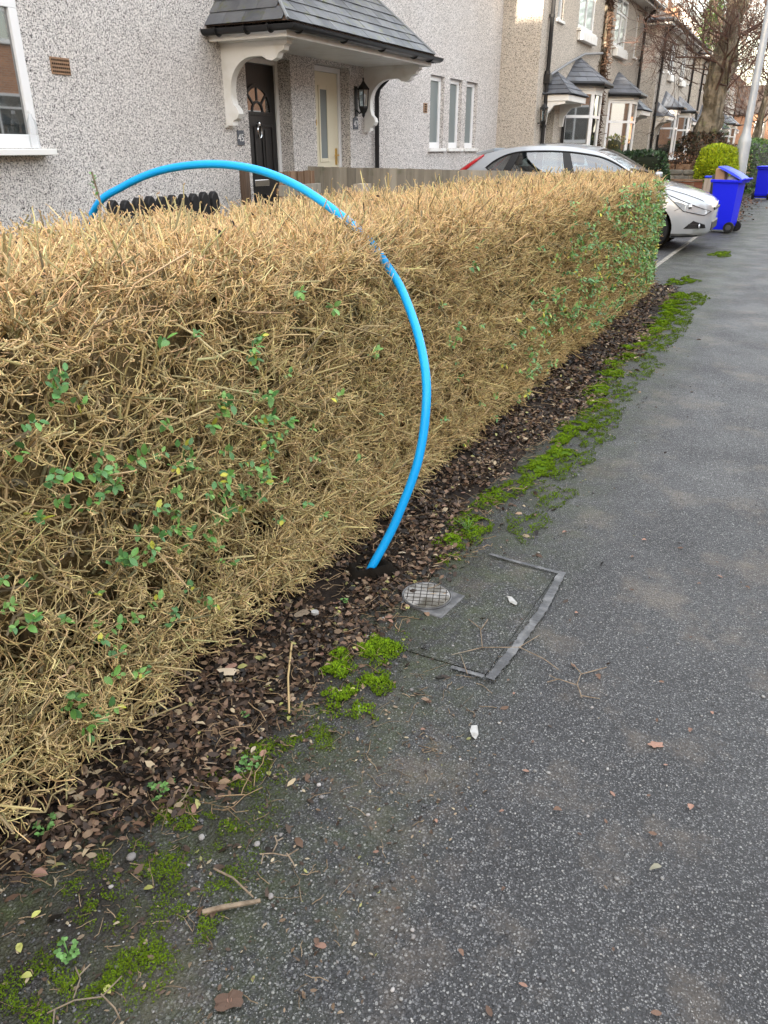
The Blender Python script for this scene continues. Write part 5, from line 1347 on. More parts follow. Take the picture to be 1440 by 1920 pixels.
# ------------------------------------------------------------------ silver hatchback on the drive (nose towards the pavement)
CX, CY, CZ = -5.60, 14.33, .012
car = thing('parked_car', 'silver hatchback parked on the drive, its nose poking out past the hedge', 'car', (-3.43, CY, 0))
ST = [(0, .66, .36, .74), (.03, .76, .30, .90), (.12, .83, .25, 1.02), (.35, .885, .22, 1.06), (.9, .915, .20, 1.05), (1.6, .92, .18, 1.02), (2.4, .92, .18, 1.0), (3.0, .915, .18, .99),
      (3.35, .905, .18, .985), (3.7, .885, .19, .93), (3.95, .85, .20, .865), (4.14, .77, .21, .80), (4.25, .67, .23, .745), (4.31, .56, .26, .69), (4.34, .44, .30, .62)]
def st_at(u):
    u = min(max(u, 0), 4.34)
    for a, b in zip(ST, ST[1:]):
        if a[0] <= u <= b[0]:
            t = (u - a[0]) / (b[0] - a[0]); return [x + (y - x) * t for x, y in zip(a, b)]
def section(u):
    _, hw, zb, zt = st_at(u); h = zt - zb
    return [(hw * .86, zb), (hw * .965, zb + .10 * h), (hw, zb + .32 * h), (hw * .997, zb + .55 * h), (hw * .975, zb + .78 * h), (hw * .945, zb + .90 * h), (hw * .88, zt - .012), (hw * .60, zt + .018), (hw * .3, zt + .028), (0, zt + .03)]
def side_y(u, z):
    s = section(u)
    for (y0, z0), (y1, z1) in zip(s, s[1:]):
        if z0 <= z <= z1: return y0 + (y1 - y0) * (z - z0) / max(z1 - z0, 1e-6)
    return s[-1][0] if z > s[-1][1] else s[0][0]
us = np.concatenate([np.linspace(0, .35, 9), np.linspace(.42, 3.3, 30), np.linspace(3.36, 4.34, 24)])
vs_, fs_ = [], []
for u in us:
    s = section(u); ring = [(y, z) for y, z in s] + [(-y, z) for y, z in s[-2::-1]]
    vs_ += [(CX + u, CY - y, CZ + z) for y, z in ring]
m = 19
for i in range(len(us) - 1):
    for k in range(m): fs_.append((i * m + k, i * m + (k + 1) % m, (i + 1) * m + (k + 1) % m, (i + 1) * m + k))
fs_ += [tuple(range(m))[::-1], tuple(range((len(us) - 1) * m, len(us) * m))]
tmp = MB(); tmp.add(vs_, fs_); body = tmp.build('body', 'silver', car, smooth=True)
cut = []
WHL = [(.80, -1), (.80, 1), (3.44, -1), (3.44, 1)]
for u, s in WHL:
    c = MB(); y0, y1 = sorted((CY + s * .60, CY + s * 1.1)); c.lathe([(.365, y0), (.365, y1)], (CX + u, 0, CZ + .325), 32, 'y'); o = c.build('cutter', 'car_black'); cut.append(o)
    b = body.modifiers.new('arch', 'BOOLEAN'); b.operation = 'DIFFERENCE'; b.object = o; b.solver = 'EXACT'
dg = bpy.context.evaluated_depsgraph_get(); dg.update()
nm = bpy.data.meshes.new_from_object(body.evaluated_get(dg)); body.modifiers.clear(); body.data = nm
nm.materials.clear(); nm.materials.append(M['silver'])
for p in nm.polygons: p.use_smooth = True
nm.set_sharp_from_angle(angle=R(40))
for o in cut: bpy.data.objects.remove(o)
for u, s in WHL:
    a = MB(); y0, y1 = sorted((CY + s * .56, CY + s * .72)); a.lathe([(.36, y0), (.36, y1)], (CX + u, 0, CZ + .325), 28, 'y'); a.build('wheel_well', 'hole', car)
    f = CY + s * .885; g = -s
    t = MB(); t.lathe([(.205, f), (.27, f + g * -.002), (.305, f + g * .012), (.316, f + g * .04), (.316, f + g * .17), (.30, f + g * .19), (.205, f + g * .19)], (CX + u, 0, CZ + .315), 36, 'y'); w_ = t.build('wheel', 'tyre', car, smooth=True)
    r_ = MB(); r_.lathe([(.205, f + g * .006), (.195, f + g * .02), (.185, f + g * .10)], (CX + u, 0, CZ + .315), 32, 'y')
    for k in range(5):
        an = k * 2 * PI / 5 + .3; ca, sa = math.cos(an), math.sin(an)
        for da in (-.13, .13):
            c2, s2 = math.cos(an + da), math.sin(an + da)
            r_.tube([(CX + u + .03 * ca, f + g * .02, CZ + .315 + .03 * sa), (CX + u + .195 * c2, f + g * .018, CZ + .315 + .195 * s2)], .016, 5)
    r_.lathe([(.002, f + g * .004), (.045, f + g * .006), (.05, f + g * .03)], (CX + u, 0, CZ + .315), 16, 'y'); r_.build('rim', 'alloy', w_, smooth=True)
# greenhouse: matched points on belt and roof rail
BL = [(.06, 1.06, .74), (.45, 1.06, .82), (.85, 1.05, .865), (1.35, 1.035, .885), (1.95, 1.02, .89), (2.45, 1.005, .89), (2.9, .995, .88), (3.26, .985, .86), (3.42, .98, .83)]
RL = [(.55, 1.41, .60), (.80, 1.465, .605), (1.05, 1.50, .61), (1.45, 1.525, .61), (1.80, 1.525, .615), (2.15, 1.495, .63), (2.55, 1.41, .66), (3.0, 1.19, .745), (3.36, 1.01, .80)]
def lerp_list(Ls_, i):
    a = min(int(i), len(Ls_) - 2); t = i - a
    P0, P1, P2, P3 = [np.array(Ls_[min(max(a + k, 0), len(Ls_) - 1)]) for k in (-1, 0, 1, 2)]
    return .5 * (2 * P1 + (P2 - P0) * t + (2 * P0 - 5 * P1 + 4 * P2 - P3) * t * t + (3 * P1 - P0 - 3 * P2 + P3) * t ** 3)
def gh(i, v, s, out=0.0):
    b, r = lerp_list(BL, i), lerp_list(RL, i); p = b + (r - b) * v
    y = p[2] + .035 * math.sin(PI * v) + out
    return (CX + p[0], CY + s * y, CZ + p[1])
def band(name, m, parent, s, i0, i1, f0, f1, n=40, rows=4, out=0.0):
    mb = MB(); vs = []
    for a in range(n + 1):
        i = i0 + (i1 - i0) * a / n; lo, hi = f0(i), f1(i)
        vs += [gh(i, lo + (hi - lo) * k / rows, s, out) for k in range(rows + 1)]
    w = rows + 1
    mb.add(vs, [(a * w + k, a * w + k + 1, (a + 1) * w + k + 1, (a + 1) * w + k) for a in range(n) for k in range(rows)])
    return mb.build(name, m, parent, smooth=True)
tip0, tip1 = 1.15, 7.75
def vlo(i): return .05 + .27 * max(0, 1 - (i - tip0) / 1.1) ** 1.6 if i >= tip0 else .32
def vhi(i):
    if i <= tip0 or i >= tip1: return vlo(i)
    h = .84
    if i < 2.6: h = vlo(tip0) + (.84 - vlo(tip0)) * (1 - ((2.6 - i) / (2.6 - tip0)) ** 2) ** .5
    if i > 6.5: h = .84 - (.84 - .12) * ((i - 6.5) / (tip1 - 6.5)) ** 1.3
    return max(h, vlo(i))
for s in (-1, 1):
    band('side_panel', 'silver', car, s, 0, 8, lambda i: -.04, vlo, 60, 2)
    band('roof_rail', 'silver', car, s, 0, 8, vhi, lambda i: 1.0, 60, 4)
    band('window', 'glass_car', car, s, tip0, tip1, vlo, vhi, 60, 4, -.004)
    for c, hw in ((2.25, .16), (4.35, .17)):
        band('pillar', 'car_black', car, s, c - hw, c + hw, vlo, vhi, 4, 4, .004)
    mb = MB()
    mb.tube([gh(i, vhi(i), s, .004) for i in np.linspace(tip0, tip1, 50)], .013, 6); mb.tube([gh(i, vlo(i), s, .004) for i in np.linspace(tip0, tip1, 50)], .013, 6)
    mb.build('window_trim', 'car_black', car, smooth=True)
def cross(i, v, w):      # across the car between the two roof rails
    a, b = Vector(gh(i, 1.0, -1)), Vector(gh(i, 1.0, 1)); p = a + (b - a) * w; p.z += .045 * math.sin(PI * w); return p
def cap(name, m, i0, i1, n):
    mb = MB(); vs = [tuple(cross(i0 + (i1 - i0) * a / n, 1, k / 12)) for a in range(n + 1) for k in range(13)]
    mb.add(vs, [(a * 13 + k, a * 13 + k + 1, (a + 1) * 13 + k + 1, (a + 1) * 13 + k) for a in range(n) for k in range(12)]); return mb.build(name, m, car, smooth=True)
cap('roof', 'silver', 0, 5.75, 24); cap('windscreen', 'glass_car', 5.75, 8, 14)
mb = MB()
for k in range(13):
    w = k / 12; a = Vector(gh(0, 1, -1)).lerp(Vector(gh(0, 1, 1)), w); a.z += .045 * math.sin(PI * w); b = Vector(gh(0, 0, -1)).lerp(Vector(gh(0, 0, 1)), w); b.x -= .03 * math.sin(PI * w); mb.v += [tuple(a), tuple(b)]
mb.f = [(2 * k, 2 * k + 1, 2 * k + 3, 2 * k + 2) for k in range(12)]; mb.build('rear_window', 'car_black', car, smooth=True)
mb = MB(); mb.prism([(CX + .70, CZ + 1.50), (CX + .36, CZ + 1.425), (CX + .34, CZ + 1.40), (CX + .40, CZ + 1.385), (CX + .66, CZ + 1.44)], 'y', CY - .60, CY + .60); mb.build('spoiler', 'silver', car, bevel=.012)
for s in (-1, 1):
    mb = MB(); pts = [Vector(gh(0, v, s, .012)) + Vector((-.012, 0, 0)) for v in np.linspace(-.35, .93, 8)]; mb.tube(pts, [.05, .05, .045, .04, .036, .032, .026, .016], 8); mb.build('tail_light', 'lamp_red', car, smooth=True)
    def patch(name, m, q, out, n=10, parent=car):
        mb = MB(); vs = []
        for a in range(n + 1):
            for b in range(n + 1):
                S_, T_ = a / n, b / n
                u = (q[0][0] * (1 - S_) + q[1][0] * S_) * (1 - T_) + (q[3][0] * (1 - S_) + q[2][0] * S_) * T_
                z = (q[0][1] * (1 - S_) + q[1][1] * S_) * (1 - T_) + (q[3][1] * (1 - S_) + q[2][1] * S_) * T_
                vs.append((CX + u + out * .7, CY + s * (side_y(u, z) + out * .7), CZ + z + out * .3))
        w = n + 1; mb.add(vs, [(a * w + b, a * w + b + 1, (a + 1) * w + b + 1, (a + 1) * w + b) for a in range(n) for b in range(n)]); return mb.build(name, m, parent, smooth=True)
    hl = patch('headlight', 'lamp_glass', [(3.93, .60), (4.24, .535), (4.315, .59), (3.62, .85)], .006)
    e = [(3.93, .60), (4.24, .535), (4.315, .59), (3.62, .85), (3.93, .60)]
    mb = MB()
    for (a, b) in zip(e, e[1:]):
        mb.tube([(CX + u + .006, CY + s * (side_y(u, z) + .006), CZ + z + .002) for u, z in [(a[0] + (b[0] - a[0]) * t, a[1] + (b[1] - a[1]) * t) for t in np.linspace(0, 1, 8)]], .006, 5)
    mb.build('headlight_edge', 'car_black', hl, smooth=True)
    mb = MB(); mb.lathe([(.002, .03), (.035, .02), (.045, -.02)], (CX + 4.03, CY + s * (side_y(4.03, .66) - .01), CZ + .665), 12, 'x'); mb.build('bulb', 'chrome', hl, smooth=True)
    fg = patch('fog_lamp_recess', 'car_black', [(3.97, .34), (4.28, .345), (4.265, .40), (4.10, .46)], .006)
    mb = MB(); mb.lathe([(.002, .012), (.035, .008), (.038, -.01)], (CX + 4.20, CY + s * (side_y(4.20, .38) + .012), CZ + .38), 14, 'x'); mb.build('fog_lamp', 'lamp_glass', fg, smooth=True)
    for z in (.36, .385, .41):
        mb = MB(); mb.tube([(CX + u + .008, CY + s * (side_y(u, z) + .010), CZ + z) for u in np.linspace(4.03, 4.17, 5)], .005, 4); mb.build('fin', 'grey_board', fg)
    patch('sill_trim', 'car_black', [(3.80, .205), (4.18, .225), (4.18, .24), (3.80, .222)], .004)
    # panel gaps: bonnet edge and bumper joint
    mb = MB(); mb.tube([(CX + u + .003, CY + s * (side_y(u, st_at(u)[3] - .03) + .002), CZ + st_at(u)[3] - .03) for u in np.linspace(3.35, 4.2, 14)], .0045, 4)
    mb.tube([(CX + u + .002, CY + s * (side_y(u, z) + .002), CZ + z) for u, z in ((3.80, .60), (3.86, .63), (3.91, .665))], .004, 4); mb.build('panel_gap', 'car_black', car)
mb = MB(); mb.box(CX + 4.30, CX + 4.352, CY - .42, CY + .42, CZ + .30, CZ + .44); mb.build('lower_grille', 'car_black', car, bevel=.02)
mb = MB(); mb.box(CX + 4.31, CX + 4.356, CY - .38, CY + .38, CZ + .60, CZ + .645); mb.build('upper_grille', 'car_black', car, bevel=.012)
mb = MB(); mb.lathe([(.002, .012), (.055, .006), (.06, 0)], (CX + 4.345, CY, CZ + .67), 16, 'x'); mb.build('front_badge', 'chrome', car, smooth=True)
for s in (-1, 1):
    mb = MB(); yy = CY + s * .36
    for u in (1.25, 2.15):
        mb.prism([(CX + u - .10, CZ + .9), (CX + u - .22, CZ + 1.20), (CX + u - .12, CZ + 1.22), (CX + u + .05, CZ + .9)], 'y', yy - .22, yy + .22)
        mb.prism([(CX + u - .24, CZ + 1.22), (CX + u - .26, CZ + 1.38), (CX + u - .18, CZ + 1.38), (CX + u - .15, CZ + 1.22)], 'y', yy - .12, yy + .12)
    mb.build('seat', 'car_seat', car, bevel=.03)
    mb = MB(); x, y, z = gh(7.0, .16, s, .10); mb.box(x - .07, x + .05, y - .09, y + .09, z - .05, z + .10); mb.build('wing_mirror', 'silver', car, bevel=.03)

# ------------------------------------------------------------------ wheelie bins
def wheelie_bin(label, loc, rz, lid_open):
    t = thing('wheelie_bin', label, 'wheelie bin', (0, 0, 0), None)
    def loft(levels):
        mb = MB(); vs = []
        for (xf, xb, hy, z) in levels: vs += [(xf, -hy, z), (xb, -hy, z), (xb, hy, z), (xf, hy, z)]
        n = len(levels); mb.add(vs, [(i * 4 + k, i * 4 + (k + 1) % 4, i * 4 + 4 + (k + 1) % 4, i * 4 + 4 + k) for i in range(n - 1) for k in range(4)] + [(3, 2, 1, 0)]); return mb
    b = loft([(-.17, .17, .185, .05), (-.185, .20, .195, .16), (-.255, .225, .225, .93), (-.25, .22, .222, .935), (-.18, .18, .19, .20)]).build('bin_body', 'bin_blue', t, bevel=.02)
    rim = MB()
    rim.box(-.30, -.25, -.255, .255, .90, .955); rim.box(.221, .29, -.255, .255, .90, .955); rim.box(-.249, .22, -.255, -.222, .90, .955); rim.box(-.249, .22, .222, .255, .90, .955); rim.build('bin_rim', 'bin_blue', t, bevel=.012)
    hd = MB(); hd.tube([(.27, -.24, .94), (.33, -.235, .97), (.33, .235, .97), (.27, .24, .94)], .016, 8); hd.build('handle', 'bin_blue', t, smooth=True)
    ax = MB(); ax.tube([(.19, -.25, .10), (.19, .25, .10)], .012, 6); ax.build('axle', 'tyre', t)
    for s in (-1, 1):
        w = MB(); y0 = s * .205; y1 = s * .262; w.lathe([(.03, min(y0, y1)), (.092, min(y0, y1)), (.10, min(y0, y1) + .012), (.10, max(y0, y1) - .012), (.092, max(y0, y1)), (.03, max(y0, y1))], (.19, 0, .101), 24, 'y'); w_ = w.build('wheel', 'tyre', t, smooth=True)
        h = MB(); h.lathe([(.002, s * .264), (.05, s * .266), (.058, s * .258)], (.19, 0, .101), 16, 'y'); h.build('hub', 'grey_board', w_, smooth=True)
    ld = MB(); n = 6; vs = []
    for k in range(n + 1):
        u = -.53 * k / n; zz_ = .035 * math.sin(PI * (k / n)) ** .7
        vs += [(u, -.262, -.02), (u, -.255, zz_ * .6), (u, -.15, zz_), (u, .15, zz_), (u, .255, zz_ * .6), (u, .262, -.02)]
    ld.add(vs, [(k * 6 + j, k * 6 + j + 1, k * 6 + 7 + j, k * 6 + 6 + j) for k in range(n) for j in range(5)] + [tuple(range(6)), tuple(range(n * 6, n * 6 + 6))])
    lo = ld.build('lid', 'bin_blue_lid', t, smooth=False); lo.modifiers.new('thick', 'SOLIDIFY').thickness = .008
    lo.location = (.29, 0, .965); lo.rotation_euler = (0, lid_open, 0)
    hg = MB(); hg.tube([(.30, -.2, .965), (.30, .2, .965)], .014, 8); hg.build('hinge', 'bin_blue_lid', t)
    t.location = loc; t.rotation_euler = (0, 0, rz)
    return t
wheelie_bin('blue wheelie bin beside the car with its lid propped open by cardboard', (-1.36, 17.35, .004), R(-12), R(25))
wheelie_bin('blue wheelie bin with closed lid farther along by the green hedge', (-1.27, 29.3, .004), R(-100), 0)
cb = MB(); cb.box(-.085, .085, -.14, .14, 0, .52); o = cb.build('cardboard_box', 'card', bevel=.004); o.location = (-1.50, 17.42, .64); o.rotation_euler = (.04, -.10, R(-8)); tag(o, 'brown cardboard box poking out of the open blue bin', 'box')
pb = MB(); pb.lathe([(.01, 0), (.12, .05), (.15, .2), (.10, .34), (.02, .40)], (0, 0, 0), 12); o = pb.build('rubbish_bag', 'label_blue', smooth=True); o.location = (-1.32, 17.35, .66); tag(o, 'pale plastic bag stuffed under the raised bin lid', 'bag')

# ------------------------------------------------------------------ fences, posts, garden wall
def board_fence(name, label, p, q, z0, z1, bw, m, cat='fence', posts=(), drop=0.0, jag=.004, label2=None):
    p, q = Vector((*p, 0)), Vector((*q, 0)); L_ = (q - p).length; U = (q - p).normalized(); S = Vector((U.y, -U.x, 0))
    t = thing(name, label, cat, ((p.x + q.x) / 2, (p.y + q.y) / 2, 0))
    n = int(L_ / bw)
    def slab(mb, u0, u1, a, b, zl, zh, lean=0):
        vs = [p + U * u + S * s + Vector((0, 0, z)) for z in (zl, zh) for u, s in ((u0, a), (u1, a), (u1, b), (u0, b))]
        mb.add(vs, [(0, 3, 2, 1), (4, 5, 6, 7), (0, 1, 5, 4), (1, 2, 6, 5), (2, 3, 7, 6), (3, 0, 4, 7)])
    for k in range(n):
        u = k * bw; mb = MB(); zt = z1 + drop * k / n + rnd.uniform(-jag, jag); o_ = (k % 2) * .012 + rnd.uniform(0, .003)
        slab(mb, u - .008, u + bw - .002 + .006 * (k % 2), o_, o_ + .014, z0, zt); mb.build('board', m, t)
    for z in (z0 + .15, z1 - .22):
        mb = MB(); slab(mb, 0, L_, -.055, -.004, z - .04, z + .04); mb.build('rail', m, t)
    for u in posts:
        mb = MB(); slab(mb, u - .045, u + .045, -.15, -.056, 0, z1 - .03); mb.build('post', m, t)
    return t
board_fence('garden_fence', 'weathered grey close board fence running out from between the two doors', (-6.16, 9.72), (-2.75, 9.72), .05, 1.275, .125, 'fence', posts=(.1, 1.9, 3.3), drop=-.03)
gt = board_fence('garden_gate', 'low brown slatted gate standing in front of the black door', (-5.62, 8.20), (-5.62, 9.02), .10, 1.25, .075, 'fence_brown', 'gate')
MB().box(-5.19, -5.13, 7.55, 8.35, 1.02, 1.13).build('grey_rail', 'fence', None, bevel=.004, label='thick grey sawn rail in front of the brown gate', cat='rail')
MB().box(-6.02, -5.93, 7.96, 8.05, 0, 1.28).build('timber_post', 'post_dark', None, bevel=.006, label='dark timber post left of the black door below plate 45', cat='post')
MB().box(-4.28, -4.19, 7.62, 7.85, .3, 1.16).build('fence_patch_board', 'post_pale', None, label='pale square offcut board leaning on the grey fence', cat='board')
ed = thing('picket_edging', 'row of black rounded picket edging just behind the hedge', 'edging', (-5.9, 6.6, 0))
for k in range(10):
    y = 5.78 + k * .168; mb = MB(); zt = 1.045 + rnd.uniform(-.012, .02)
    mb.prism([(y - .062, .2), (y + .062, .2), (y + .062, zt - .06), (y + .045, zt - .02), (y + .015, zt + .012), (y - .02, zt + .01), (y - .048, zt - .02), (y - .062, zt - .06)], 'x', -5.93, -5.86); mb.build('picket', 'black_edge', ed, bevel=.012)
mb = MB(); mb.box(-5.95, -5.931, 5.7, 7.4, .55, .65); mb.build('rail', 'black_edge', ed)
# far side of the drive
rf = thing('panel_fence', 'low red brown horizontal board fence behind the car bonnet', 'fence', (-2.5, 18.0, 0))
for k in range(6):
    mb = MB(); mb.box(-3.3, -1.93, 17.97 + .01 * (k % 2), 17.99 + .01 * (k % 2), .05 + k * .14, .183 + k * .14); mb.build('board', 'fence_red', rf)
for x in (-2.12, -2.75): MB().box(x - .035, x + .035, 17.9, 17.968, .02, .86).build('post', 'fence_brown', rf)
MB().box(-3.3, -1.93, 17.94, 18.04, .895, .93).build('capping', 'fence_brown', rf)
MB().box(-1.895, -1.765, 17.9, 18.03, 0, .96).build('gate_post', 'post_pale', None, bevel=.006, label='pale squared gate post left of the dark grey gate', cat='post')
bc = MB(); bc.box(-1.90, -1.77, 17.88, 18.04, .962, 1.0); bc.build('blue_cloth', 'bin_blue_lid', None, bevel=.012, label='small blue cloth draped over the pale gate post', cat='cloth')
MB().box(-1.60, -1.53, 17.95, 18.05, 0, .95).build('gate_post', 'post_pale', None, bevel=.006, label='pale gate post edge just left of the open blue bin', cat='post')
gg = thing('garden_gate', 'dark grey slatted gate between two pale posts', 'gate', (-1.68, 18.0, 0))
for k in range(3): MB().box(-1.758 + k * .05, -1.714 + k * .05, 17.99, 18.02, .06, 1.02).build('slat', 'grey_board', gg, bevel=.003)
for z in (.2, .85): MB().box(-1.76, -1.61, 18.021, 18.05, z, z + .07).build('rail', 'grey_board', gg)
gw = thing('garden_wall', 'low rough grey stone garden wall below the planters', 'wall', (-2.7, 20.1, 0))
for r_ in range(9):
    z = .03 + r_ * .115; x = -3.6 - rnd.uniform(0, .2)
    while x < -1.9:
        w = rnd.uniform(.24, .46); mb = MB(); mb.box(x + .008, x + w - .008, 20.0 + rnd.uniform(-.02, .02), 20.2, z + .006, z + .108)
        o = mb.build('stone', 'stonewall', gw, bevel=.028); x += w
MB().box(-3.7, -1.9, 20.04, 20.19, 0, 1.04).build('mortar', 'concrete', gw)

# ------------------------------------------------------------------ garden plants
def leafy(name, label, cat, box, n, ls, cols, core, rough=.06, upright=0.0, group=None, rnd_corner=.25, long=1.0):
    """A dense shrub or hedge: dark woody inside and many leaf blades spread through its outer layer."""
    x0, x1, y0, y1, z0, z1 = box; t = thing(name, label, cat, ((x0 + x1) / 2, (y0 + y1) / 2, 0), group)
    mb = bmesh.new(); bmesh.ops.create_icosphere(mb, subdivisions=4, radius=1)
    c = np.array([(x0 + x1) / 2, (y0 + y1) / 2, (z0 + z1) / 2]); h = np.array([(x1 - x0) / 2, (y1 - y0) / 2, (z1 - z0) / 2])
    def sq(d, e=.45):      # rounded box direction -> surface
        m_ = np.abs(d).max(-1, keepdims=True); return d * ((1 - e) / m_ + e)
    V = np.array([v.co[:] for v in mb.verts]); F = np.array([[v.index for v in f.verts] for f in mb.faces]); mb.free()
    Vc = c + sq(V, rnd_corner) * np.maximum(h - ls * 1.1, h * .6) + rng.normal(0, ls * .22, V.shape)
    np_mesh('inner_wood', Vc, F, 'ivy_dead', t, np.repeat(np.array([core]), len(Vc), 0), kind='stuff')
    d = unit(rng.normal(size=(n, 3)) * np.array([1, 1, 1.0])); d = unit(d * (h ** .6)[None] )
    S = c + sq(d, rnd_corner) * h * (1 - rng.random((n, 1)) ** 2 * .14) 
    nz_ = .5 * np.sin(S[:, :1] * 6.1 + S[:, 2:] * 5) + .5 * np.sin(S[:, 1:2] * 5.3 + S[:, 2:] * 7 + 2)
    S = S + d * nz_ * rough; S[:, 2] = np.maximum(S[:, 2], .02)
    D = unit(d * .8 + rng.normal(0, .6, (n, 3)) + np.array([0, 0, upright]))
    V, F = leaves_np(S, D, ls * rng.uniform(.7, 1.3, n), d + rng.normal(0, .5, (n, 3)), shape=(FLAT_V, FLAT_F))
    cols = np.array(cols); cc = cols[rng.integers(0, len(cols), n)] * rng.uniform(.65, 1.3, (n, 1)) * (1 + .25 * nz_)
    np_mesh('foliage', V, F, 'foliage', t, np.repeat(cc, 4, 0), kind='stuff')
    return t
leafy('hedge', 'dark green clipped evergreen hedge just behind the car roof', 'hedge', (-4.25, -2.62, 17.45, 18.0, .02, 1.46), 5200, .065, [(.028, .06, .022), (.04, .085, .028), (.02, .045, .02)], (.012, .016, .008))
leafy('conifer_shrub', 'bright yellow green rounded conifer shrub by the lamp post', 'shrub', (-2.36, -1.50, 19.7, 20.6, .80, 1.53), 9000, .062, [(.30, .38, .012), (.36, .42, .02), (.20, .29, .012)], (.06, .08, .01), .05, 1.1, None, .55)
leafy('hydrangea', 'brown withered hydrangea above the stone garden wall', 'plant', (-3.25, -2.45, 20.2, 20.7, .95, 1.32), 700, .06, [(.17, .09, .05), (.10, .05, .035), (.24, .14, .08)], (.03, .02, .015), .12)
leafy('bare_shrub', 'small yellowing shrub beside the second bay window', 'shrub', (-4.75, -4.35, 21.2, 21.8, .9, 1.75), 420, .06, [(.22, .20, .04), (.10, .14, .04), (.28, .22, .06)], (.04, .04, .02), .1)
leafy('hedge', 'brownish clipped hedge right behind the lamp post', 'hedge', (-2.55, -1.66, 21.4, 27.5, .02, 1.36), 7000, .075, [(.14, .115, .05), (.09, .095, .04), (.18, .13, .06)], (.035, .03, .015))
leafy('hedge', 'reddish brown hedge left of the lamp post', 'hedge', (-3.3, -2.35, 27.8, 36, .02, 1.62), 4500, .10, [(.17, .10, .06), (.13, .09, .05)], (.04, .03, .015))
leafy('hedge', 'tall green hedge behind the far blue bin', 'hedge', (-2.6, -1.72, 31.0, 47, .02, 1.80), 8000, .10, [(.07, .15, .03), (.05, .11, .03), (.10, .19, .04)], (.02, .03, .012))
leafy('shrub', 'dark conifer shrubs in front of the far white porch', 'shrub', (-4.6, -3.9, 39, 42, .02, 1.75), 1600, .10, [(.02, .05, .025), (.03, .07, .03)], (.01, .014, .01), .1, .6)
for x in (-3.0, -2.65): MB().box(x - .16, x + .16, 20.22, 20.5, 1.042 if x < 0 else 0, 1.17).build('planter', 'fence_brown', None, bevel=.01, label='brown planter box on the stone wall, %s one' % ('left' if x < -2.8 else 'right'), cat='planter')

# ------------------------------------------------------------------ street lamps
def lamp_post(label, x, y, r0, r1, h, arm, m):
    t = thing('street_lamp', label, 'street lamp', (x, y, 0))
    mb = MB(); mb.lathe([(r0 * 1.02, 0), (r0, 1.62), (r0 * .96, 1.68), (r1 * 1.1, 1.82), (r1, 1.95), (r1 * .72, h)], (x, y, 0), 20); mb.build('column', m, t, smooth=True)
    mb = MB(); mb.box(x + r0 * .86, x + r0 * 1.03, y - .07, y + .07, .55, 1.15); mb.build('door', m, t, bevel=.01)
    mb = MB(); mb.tube([(x, y, h), (x + .1, y, h + .25), (x + .5, y, h + .38), (x + arm, y, h + .42)], .035, 8); mb.build('bracket_arm', m, t, smooth=True)
    mb = MB(); mb.prism([(x + arm - .05, h + .36), (x + arm + .6, h + .38), (x + arm + .62, h + .44), (x + arm + .3, h + .52), (x + arm - .05, h + .47)], 'y', y - .13, y + .13); mb.build('lamp_head', m, t, bevel=.02)
lamp_post('tall grey steel lamp post with wide base behind the open blue bin', -1.45, 20.4, .135, .08, 7.6, 1.0, 'galv')
lamp_post('thin sunlit pale lamp post far down the street', -3.25, 60, .10, .075, 6.0, .8, 'post_pale')

# ------------------------------------------------------------------ trees
def branch_level(P, n, L0, L1, ang, up, r0, r1, K, taper=.45, bend=.18):
    N, k_, _ = P.shape
    t = rng.uniform(.25, 1.0, (N, n)); t[:, -1] = 1; f = t * (k_ - 1); i = np.minimum(f.astype(int), k_ - 2); fr = (f - i)[..., None]; ii = np.arange(N)[:, None]
    B = (P[ii, i] * (1 - fr) + P[ii, i + 1] * fr).reshape(-1, 3); T = unit(P[ii, i + 1] - P[ii, i])
    perp = unit(np.cross(T, rng.normal(size=(N, n, 3)))); a = rng.normal(ang, .18, (N, n))[..., None]
    D = T * np.cos(a) + perp * np.sin(a); D[..., 2] += up; D = unit(D.reshape(-1, 3))
    L = rng.uniform(L0, L1, len(B)); A = bent(B, D, L, rng.normal(0, bend, (len(B), 3)) + np.array([0, 0, up * .3]), K)
    rad = rng.uniform(r0, r1, (len(B), 1)) * np.linspace(1, taper, K)[None]
    return A, rad
